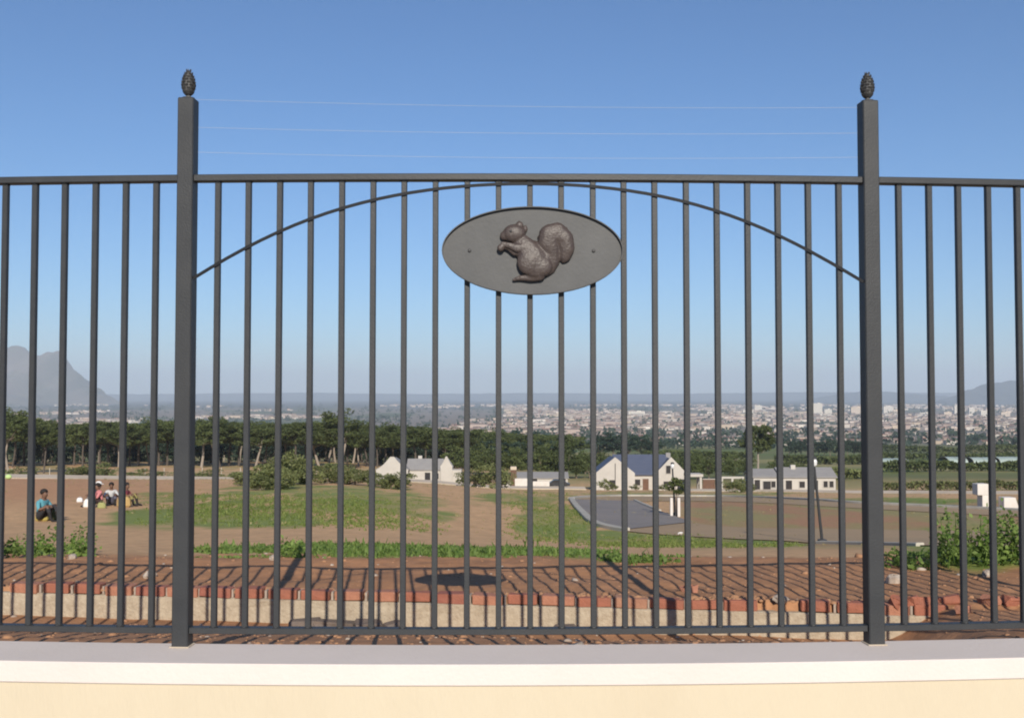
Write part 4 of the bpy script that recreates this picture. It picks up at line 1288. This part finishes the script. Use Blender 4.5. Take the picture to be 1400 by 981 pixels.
    tag(link('town_trees', leaf_mesh('town_trees', cc, np.repeat(s * .36, 12), M['blue_leaf'], g)), kind='stuff')
town()
# taller blocks of flats standing out of the town
flat_wall = mk('flats_wall', (.64, .59, .51), (.58, .53, .46), .02, .9)
flat_band = mk('flats_band', (.25, .24, .25), (.2, .2, .2), .05, .7)
flat_wall2 = mk('flats_wall_tan', (.58, .47, .36), (.52, .42, .32), .02, .9)
for i, (px, top, D, wpx, mat, lab) in enumerate([
        (1117, 551, 4200, 12, flat_wall, 'tallest pale apartment tower on the skyline left of the right tall post'),
        (1131, 559, 4300, 10, flat_wall, 'pale apartment block just right of the tallest tower'),
        (1171, 556, 4200, 17, flat_wall2, 'wide tan apartment block touching the right tall post on its left'),
        (1213, 555, 4600, 12, flat_wall, 'whitish apartment block just right of the right tall post'),
        (1224, 560, 4600, 8, flat_wall2, 'lower apartment block right of the whitish one beside the post'),
        (1310, 554, 4300, 13, flat_wall, 'bright white apartment tower at the far right of the town'),
        (1327, 557, 4300, 7, flat_wall, 'slim white apartment tower beside the bright white one'),
        (1347, 561, 4000, 15, flat_wall, 'long white apartment block below the blue hill'),
        (1373, 563, 4000, 12, flat_wall2, 'last apartment block toward the right edge under the blue hill'),
        (1294, 563, 4000, 10, flat_wall2, 'low apartment block left of the bright white tower'),
        (1264, 564, 4200, 16, flat_wall, 'long low pale apartment block midway between post and white tower'),
        (1036, 554, 5200, 10, flat_wall, 'single far hazy apartment block above the lone tall tree'),
        (1022, 560, 4300, 14, flat_wall, 'low pale block left below the far hazy apartment block'),
        (870, 562, 4000, 22, flat_wall, 'long pale building on the near ridge of the town behind the plaque side'),
        (760, 565, 4000, 26, flat_wall2, 'long pinkish building leftmost in the bright part of the town')]):
    p = GD(px, D)
    w = wpx / F * D; h = P(px, top, D).z - p.z
    t = thing('apartment_block', p, lab, 'apartment block', 'apartment blocks of the town')
    m = MB(); m.box((0, 0, h / 2 - 4), (w, 14, h + 8)); m.box((w * .15, 0, h + 1.2), (w * .25, 6, 2.6)); m.build('wall', mat, t)
    m = MB()
    z = 3.0
    while z < h - 1.5:
        m.box((0, -7.06, z), (w * .9, .1, 1.2)); z += 3.2
    if m.v: m.build('window_band', flat_band, t)

# ------------------------------------------------------------------ weeds and grass
def blades(name, xs, ys, hts, nb, width, mat, g, spread=.25, kind='stuff'):
    n = len(xs)
    x = np.repeat(xs, nb); y = np.repeat(ys, nb); h = np.repeat(hts, nb) * g.uniform(.5, 1.2, n * nb)
    x = x + g.normal(0, .35, n * nb) * np.repeat(hts, nb) * spread * 2; y = y + g.normal(0, .35, n * nb) * np.repeat(hts, nb) * spread * 2
    z = EYE + Hrel(x, y) - .01
    an = g.uniform(0, 2 * PI, n * nb); d = np.stack([np.cos(an), np.sin(an), 0 * an], 1)
    s = np.stack([-np.sin(an), np.cos(an), 0 * an], 1)
    b0 = np.stack([x, y, z], 1); ln = (h * g.uniform(.15, .75, n * nb))[:, None]
    w = width * g.uniform(.6, 1.4, n * nb)[:, None]
    up = np.array([0, 0, 1.0])
    mid = b0 + d * ln * .35 + up * (h * .6)[:, None]
    tip = b0 + d * ln + up * (h * .95)[:, None]
    v = np.stack([b0 - s * w * .5, b0 + s * w * .5, mid + s * w, tip, mid - s * w], 1)
    q = np.arange(n * nb)[:, None] * 5
    f = np.concatenate([q + np.array([[0, 1, 2, 4]]), q + np.array([[4, 2, 3, 3]])], 0)
    me = bpy.data.meshes.new(name)
    me.from_pydata(v.reshape(-1, 3).tolist(), [], [tuple(dict.fromkeys(r)) for r in f.tolist()])
    at = me.attributes.new('tint', 'FLOAT', 'POINT')
    at.data.foreach_set('value', np.repeat(g.uniform(0, 1, n * nb), 5).astype(np.float32))
    me.materials.append(mat)
    return tag(link(name, me), kind=kind)
g = np.random.default_rng(23)
def scatter(pix, n, thr=.42, sc=1.2, seed=4):
    """points in a ground quad given by photo corners (left, right, far row, near row)"""
    (l, r, far, near) = pix
    px = g.uniform(l, r, n); py = g.uniform(far, near, n)
    a = G((l + r) / 2, near, 8.2).y; b_ = G((l + r) / 2, far, 8.2).y
    y = a + (b_ - a) * g.uniform(0, 1, n)
    x = (px - 700) / F * y
    lx = np.clip((px - l) / (r - l), 0, 1); ly = (y - a) / (b_ - a)
    edge = np.minimum(1, 3.5 * np.minimum(lx, 1 - lx)) * np.minimum(1, 3.5 * np.minimum(ly, 1 - ly))
    k = g.uniform(0, 1, n) < sstep(thr - .10, thr + .22, fbm(x * sc, y * sc * .6, 4, seed)) * edge
    return x[k], y[k]
X1, Y1 = [], []
for box, n, thr in [((-60, 150, 748, 766), 420, .46), ((255, 430, 745, 764), 1100, .40), ((380, 720, 744, 769), 4600, .30), ((660, 850, 748, 767), 1300, .36), ((800, 960, 762, 772), 260, .46),
                    ((1205, 1420, 756, 786), 500, .40)]:
    a, c = scatter(box, n, thr); X1.append(a); Y1.append(c)
x1, y1 = np.concatenate(X1), np.concatenate(Y1)
blades('weeds', x1, y1, g.lognormal(-3.3, .4, len(x1)), 11, .013, M['weed'], g, 1.1)
X1, Y1 = [], []
for box, n, thr in [((770, 1110, 731, 749), 3600, .34), ((680, 810, 686, 742), 3200, .38), ((170, 620, 674, 724), 9000, .40), ((1200, 1430, 715, 750), 600, .45), ((690, 790, 672, 700), 700, .42), ((-60, 200, 700, 745), 400, .58)]:
    a, c = scatter(box, n, thr, .25, 14); X1.append(a); Y1.append(c)
x1, y1 = np.concatenate(X1), np.concatenate(Y1)
blades('grass', x1, y1, g.lognormal(-3.35, .45, len(x1)) * (1 + y1 / 70), 8, .013, M['grass'], g, .9)
a, c = scatter((-60, 1450, 664, 745), 7000, .42, .2, 31)
blades('dry_grass', a, c, g.lognormal(-3.2, .4, len(a)) * (1 + c / 80), 7, .014, leafmat('dry_blades', (.26, .22, .10), (.42, .35, .18), .3), g, .9)

def weed_plant(px, py, h, w, label, group, seed):
    """tall leafy weed: several stems with leaves"""
    gg = np.random.default_rng(seed)
    p = G(px, py, 8.2)
    t = thing('weed_plant', p, label, 'weed', group)
    m_ = MB(); C_ = []
    for i in range(int(4 + 7 * w)):
        a = gg.uniform(0, 6.28); r = w * .5 * math.sqrt(gg.uniform()); hh = h * gg.uniform(.55, 1.0)
        b0 = Vector((r * math.cos(a) * .6, r * math.sin(a) * .5, -.03)); tp = Vector((r * math.cos(a) * 1.15, r * math.sin(a), hh))
        md = b0.lerp(tp, .5) + Vector((gg.normal() * .03, gg.normal() * .03, .02))
        m_.tube([b0, md, tp], [.006, .004, .002], 5)
        for q in np.linspace(.12, 1, 16):
            c = b0.lerp(md, q * 2) if q < .5 else md.lerp(tp, q * 2 - 1)
            for _ in range(2): C_.append(c + Vector((gg.normal() * .035, gg.normal() * .035, gg.normal() * .02)))
    m_.build('stems', M['weed'], t)
    link('leaves', leaf_mesh('leaves', np.array([tuple(c) for c in C_]), .022, M['weed'], gg, .3), t)
for i, (px, py, h, w, lab) in enumerate([
        (1302, 782, .46, .42, 'bushy green weed at the left end of the tall clump right of the right post'),
        (1330, 784, .62, .50, 'tallest leafy weed in the clump at the right picture side'),
        (1352, 780, .55, .45, 'leafy green weed between the tallest weed and the edge one'),
        (1378, 786, .60, .45, 'dense dark green weed second from the right picture edge'),
        (1402, 788, .66, .50, 'tall green weed cut by the right picture edge'),
        (1258, 780, .22, .50, 'low spreading weed at the foot of the right clump'),
        (1232, 782, .16, .40, 'small low weed just right of the right tall post'),
        (1316, 770, .7, .4, 'thin pale weed rising behind the right clump'),
        (1366, 768, .75, .45, 'tall thin weed rising behind the dense dark green one'),
        (102, 756, .30, .34, 'tall yellowish green weed standing alone at the left'),
        (112, 760, .2, .3, 'lower green weed beside the lone yellowish one'),
        (10, 762, .22, .5, 'dark green weed clump at the left picture edge'),
        (50, 758, .14, .35, 'low green weed between the edge clump and the lone tall weed'),
        (403, 762, .16, .25, 'small grey green weed at the tip of the left post shadow')]):
    weed_plant(px, py, h * (.64 if px > 1200 else 1), w, lab, 'tall weeds at the edge of the soil', 100 + i)

# ------------------------------------------------------------------ people sitting on the field
SKIN = mk('skin_brown', (.16, .085, .055), (.14, .075, .05), 8, .6)
HAIR = mk('black_hair', (.012, .010, .010), (.02, .016, .015), 30, .8)
def cloth(name, c):
    return mk(name, c, tuple(x * .85 for x in c), 12, .9, .3, 40)
def person(loc, rz, shirt, trousers, label, hat=None, skirt=None, scale=1.0):
    J, E, Rr, B = [], [], [], []
    def j(p, r, b_, par=None):
        J.append(Vector(p)); Rr.append(r); B.append(b_)
        if par is not None: E.append((par, len(J) - 1))
        return len(J) - 1
    pel = j((0, 0, .14), .135, 't')
    sp1 = j((.03, 0, .30), .125, 's', pel); ch = j((.09, 0, .46), .135, 's', sp1); nb = j((.12, 0, .57), .085, 's', ch)
    nk = j((.14, 0, .63), .052, 'k', nb); h0 = j((.165, 0, .69), .075, 'k', nk); h1_ = j((.165, 0, .77), .095, 'k', h0); h2_ = j((.15, 0, .84), .072, 'k', h1_)
    nose = j((.262, 0, .74), .016, 'k', h1_)
    for s in (-1, 1):
        hp = j((.03, s * .09, .13), .105, 't', pel); kn = j((.40, s * .15, .46), .068, 't', hp); cf = j((.47, s * .14, .28), .058, 't', kn)
        an = j((.52, s * .13, .09), .042, 'f', cf); fo = j((.62, s * .14, .045), .042, 'f', an); to = j((.72, s * .145, .035), .03, 'f', fo)
        sh = j((.10, s * .17, .53), .068, 's', nb); el = j((.22, s * .25, .34), .046, 's', sh); wr = j((.40, s * .17, .43), .031, 'k', el); pl = j((.455, s * .145, .45), .036, 'k', wr)
        for q, ln in zip((-.03, -.01, .01, .03), (.07, .085, .08, .06)):
            f1 = j((.50, s * .14 + q, .455), .011, 'k', pl); f2 = j((.50 + ln * .6, s * .14 + q * 1.1, .44), .009, 'k', f1); j((.50 + ln * .7, s * .14 + q * 1.1, .405), .008, 'k', f2)
        th = j((.47, s * .10, .47), .012, 'k', pl); j((.505, s * .08, .465), .009, 'k', th)
    me = bpy.data.meshes.new('raw'); me.from_pydata([tuple(v) for v in J], E, [])
    o = link('raw', me)
    o.modifiers.new('k', 'SKIN')
    sk = me.skin_vertices[0].data if me.skin_vertices else None
    if sk is None:
        bm = bmesh.new(); bm.from_mesh(me); bm.verts.layers.skin.verify(); bm.to_mesh(me); bm.free(); sk = me.skin_vertices[0].data
    for i, r in enumerate(Rr): sk[i].radius = (r, r)
    sk[0].use_root = True
    sb = o.modifiers.new('s', 'SUBSURF'); sb.levels = 1; sb.render_levels = 1
    dg = bpy.context.evaluated_depsgraph_get(); dg.update()
    m2 = bpy.data.meshes.new_from_object(o.evaluated_get(dg)); bpy.data.objects.remove(o)
    m2.name = 'person'; m2.materials.clear()
    for mm in (shirt, trousers, SKIN, HAIR): m2.materials.append(mm)
    mi = {'s': 0, 't': 1, 'k': 2, 'f': 3}
    segs = [(J[a], J[c], B[c]) for a, c in E]
    for p in m2.polygons:
        c = Vector(p.center); best = None
        for a, d, b_ in segs:
            ab = d - a; t = max(0, min(1, (c - a).dot(ab) / max(1e-9, ab.length_squared)))
            dd = (c - a - ab * t).length
            if best is None or dd < best[0]: best = (dd, b_)
        p.material_index = mi[best[1]]; p.use_smooth = True
    root = link('person', m2)
    root.location = loc; root.rotation_euler = (0, 0, rz); root.scale = (scale,) * 3
    tag(root, label, 'person', 'people sitting on the field')
    hm = MB(); hm.ball((.142, 0, .805), .108, 14, 9, (1.02, .92, .88))
    hm.v = [(x, y, max(z, .74 + max(0, (x - .12)) * .75)) for x, y, z in hm.v]
    hm.build('hair', HAIR, root, True)
    if hat:
        q = MB(); q.lathe([(.118, .0), (.115, .05), (.085, .10), (.03, .118), (.002, .12)], (.15, 0, .80), 16); q.prism([(.24, .805), (.33, .80), (.33, .81), (.24, .82)], -.07, .07)
        q.build('cap', hat, root, True)
    ey = MB()
    for s in (-1, 1): ey.ball((.245, s * .034, .785), .011, 6, 5)
    ey.build('eyes', HAIR, root)
    if skirt:
        q = MB(); q.lathe([(.36, -.02), (.34, .10), (.24, .26), (.14, .34)], (.20, 0, .0), 14); q.build('skirt', skirt, root, True)
    return root
def lying(p, dz=0): return p + Vector((0, 0, dz))
person(G(54, 712, 9), -.35, cloth('turquoise_cloth', (.10, .30, .36)), cloth('dark_cloth', (.03, .03, .035)), 'person in a turquoise shirt sitting alone on bare ground beside a yellow bag', scale=1.0)
pp = [(129, 690, .3, (.035, .03, .06), (.03, .03, .04), 'person in dark clothes and a white cap leftmost of the seated group', True),
      (139, 692, -2.6, (.55, .20, .20), (.05, .03, .03), 'person in a pink shirt sitting in the middle of the group', False),
      (152, 690, -1.2, (.50, .50, .50), (.10, .10, .14), 'person in a light grey shirt sitting right of the pink shirt', False),
      (168, 691, -.2, (.22, .045, .06), (.25, .22, .08), 'person in a dark red top rightmost of the seated group', False)]
WC = cloth('white_cloth', (.75, .73, .70))
for i, (px, py, rz, a, c, lab, hat) in enumerate(pp):
    p = G(px, py, 9)
    person(p, rz, cloth('shirt_cloth', a), cloth('trouser_cloth', c), lab, hat=WC if hat else None, scale=.95)
def bag(px, py, s, col, label, dy=-.25):
    p = G(px, py, 9)
    t = thing('bag', p + Vector((0, dy, 0)), label, 'bag', 'bags lying by the seated people')
    m_ = MB(); m_.bevbox((0, 0, s * .38), (s, s * .6, s * .75), s * .16)
    m_.v = [(x * (1 - .25 * max(0, z / s)), y * (1 - .3 * max(0, z / s)), z) for x, y, z in m_.v]
    m_.build('sack', cloth('bag_cloth', col), t, False)
    m_ = MB(); m_.tube([(s * .22 * math.cos(a), 0, s * .68 + s * .26 * math.sin(a)) for a in np.linspace(0, PI, 9)], s * .03, 5); m_.build('strap', cloth('strap_cloth', tuple(q * .6 for q in col)), t)
bag(63, 711, .36, (.42, .34, .10), 'yellow cloth bag at the knees of the lone person in turquoise')
bag(68, 711, .42, (.07, .09, .04), 'dark green bag behind the yellow bag on the bare ground', .1)
bag(130, 692, .42, (.72, .70, .66), 'white bag on the ground in front of the seated group', -.5)
bag(147, 693, .3, (.30, .30, .12), 'small pale yellow bag below the grey shirt', -.5)
bag(174, 692, .5, (.45, .30, .12), 'tan bag at the right end of the seated group', -.3)
bag(109, 686, .24, (.7, .7, .7), 'tiny white bag left of the seated group', 0)
bb = MB().ball((0, 0, .25), .25, 12, 8, (1.2, 1, .9)).build('beach_ball', cloth('lime_cloth', (.45, .60, .25))); bb.location = GD(14, 92)
tag(bb, 'pale lime green round bundle by the track at the far left', 'bundle'); bb.name = 'bundle'
for px, py, D_, lab in [(930, 731, 0, 'white scrap of litter on the grass below the road corner'), (842, 724, 0, 'white scrap of litter on the grass at the road edge')]:
    p = G(px, py, 9); m_ = MB(); m_.bevbox((0, 0, .05), (.16, .12, .10), .03)
    m_.v = [tuple(Vector(v) + Vector([rnd.uniform(-.02, .02) for _ in range(3)])) for v in m_.v]
    o = m_.build('litter', WC); o.location = p; tag(o, lab, 'litter', 'scraps of white litter')

# prototypes of trees and shrubs that only served as sources
for t in [o for o in bpy.data.objects if o.parent is None and o.location.z < -400 and 'category' in o]:
    drop_proto(t)

# ------------------------------------------------------------------ haze: the smog over the plain
hz = MB().box((0, 8000, 225), (110000, 40000, 690)).build('haze', None or M['kerb'])
hz.data.materials.clear()
hm = bpy.data.materials.new('haze_air'); hm.use_nodes = True
t = hm.node_tree; t.nodes.clear()
pvn = t.nodes.new('ShaderNodeVolumePrincipled')
pvn.inputs['Color'].default_value = (.77, .87, 1.0, 1)
pvn.inputs['Density'].default_value = 8.5e-5
pvn.inputs['Anisotropy'].default_value = 0.0
mo = t.nodes.new('ShaderNodeOutputMaterial')
t.links.new(pvn.outputs['Volume'], mo.inputs['Volume'])
hz.data.materials.append(hm)
tag(hz, kind='stuff')
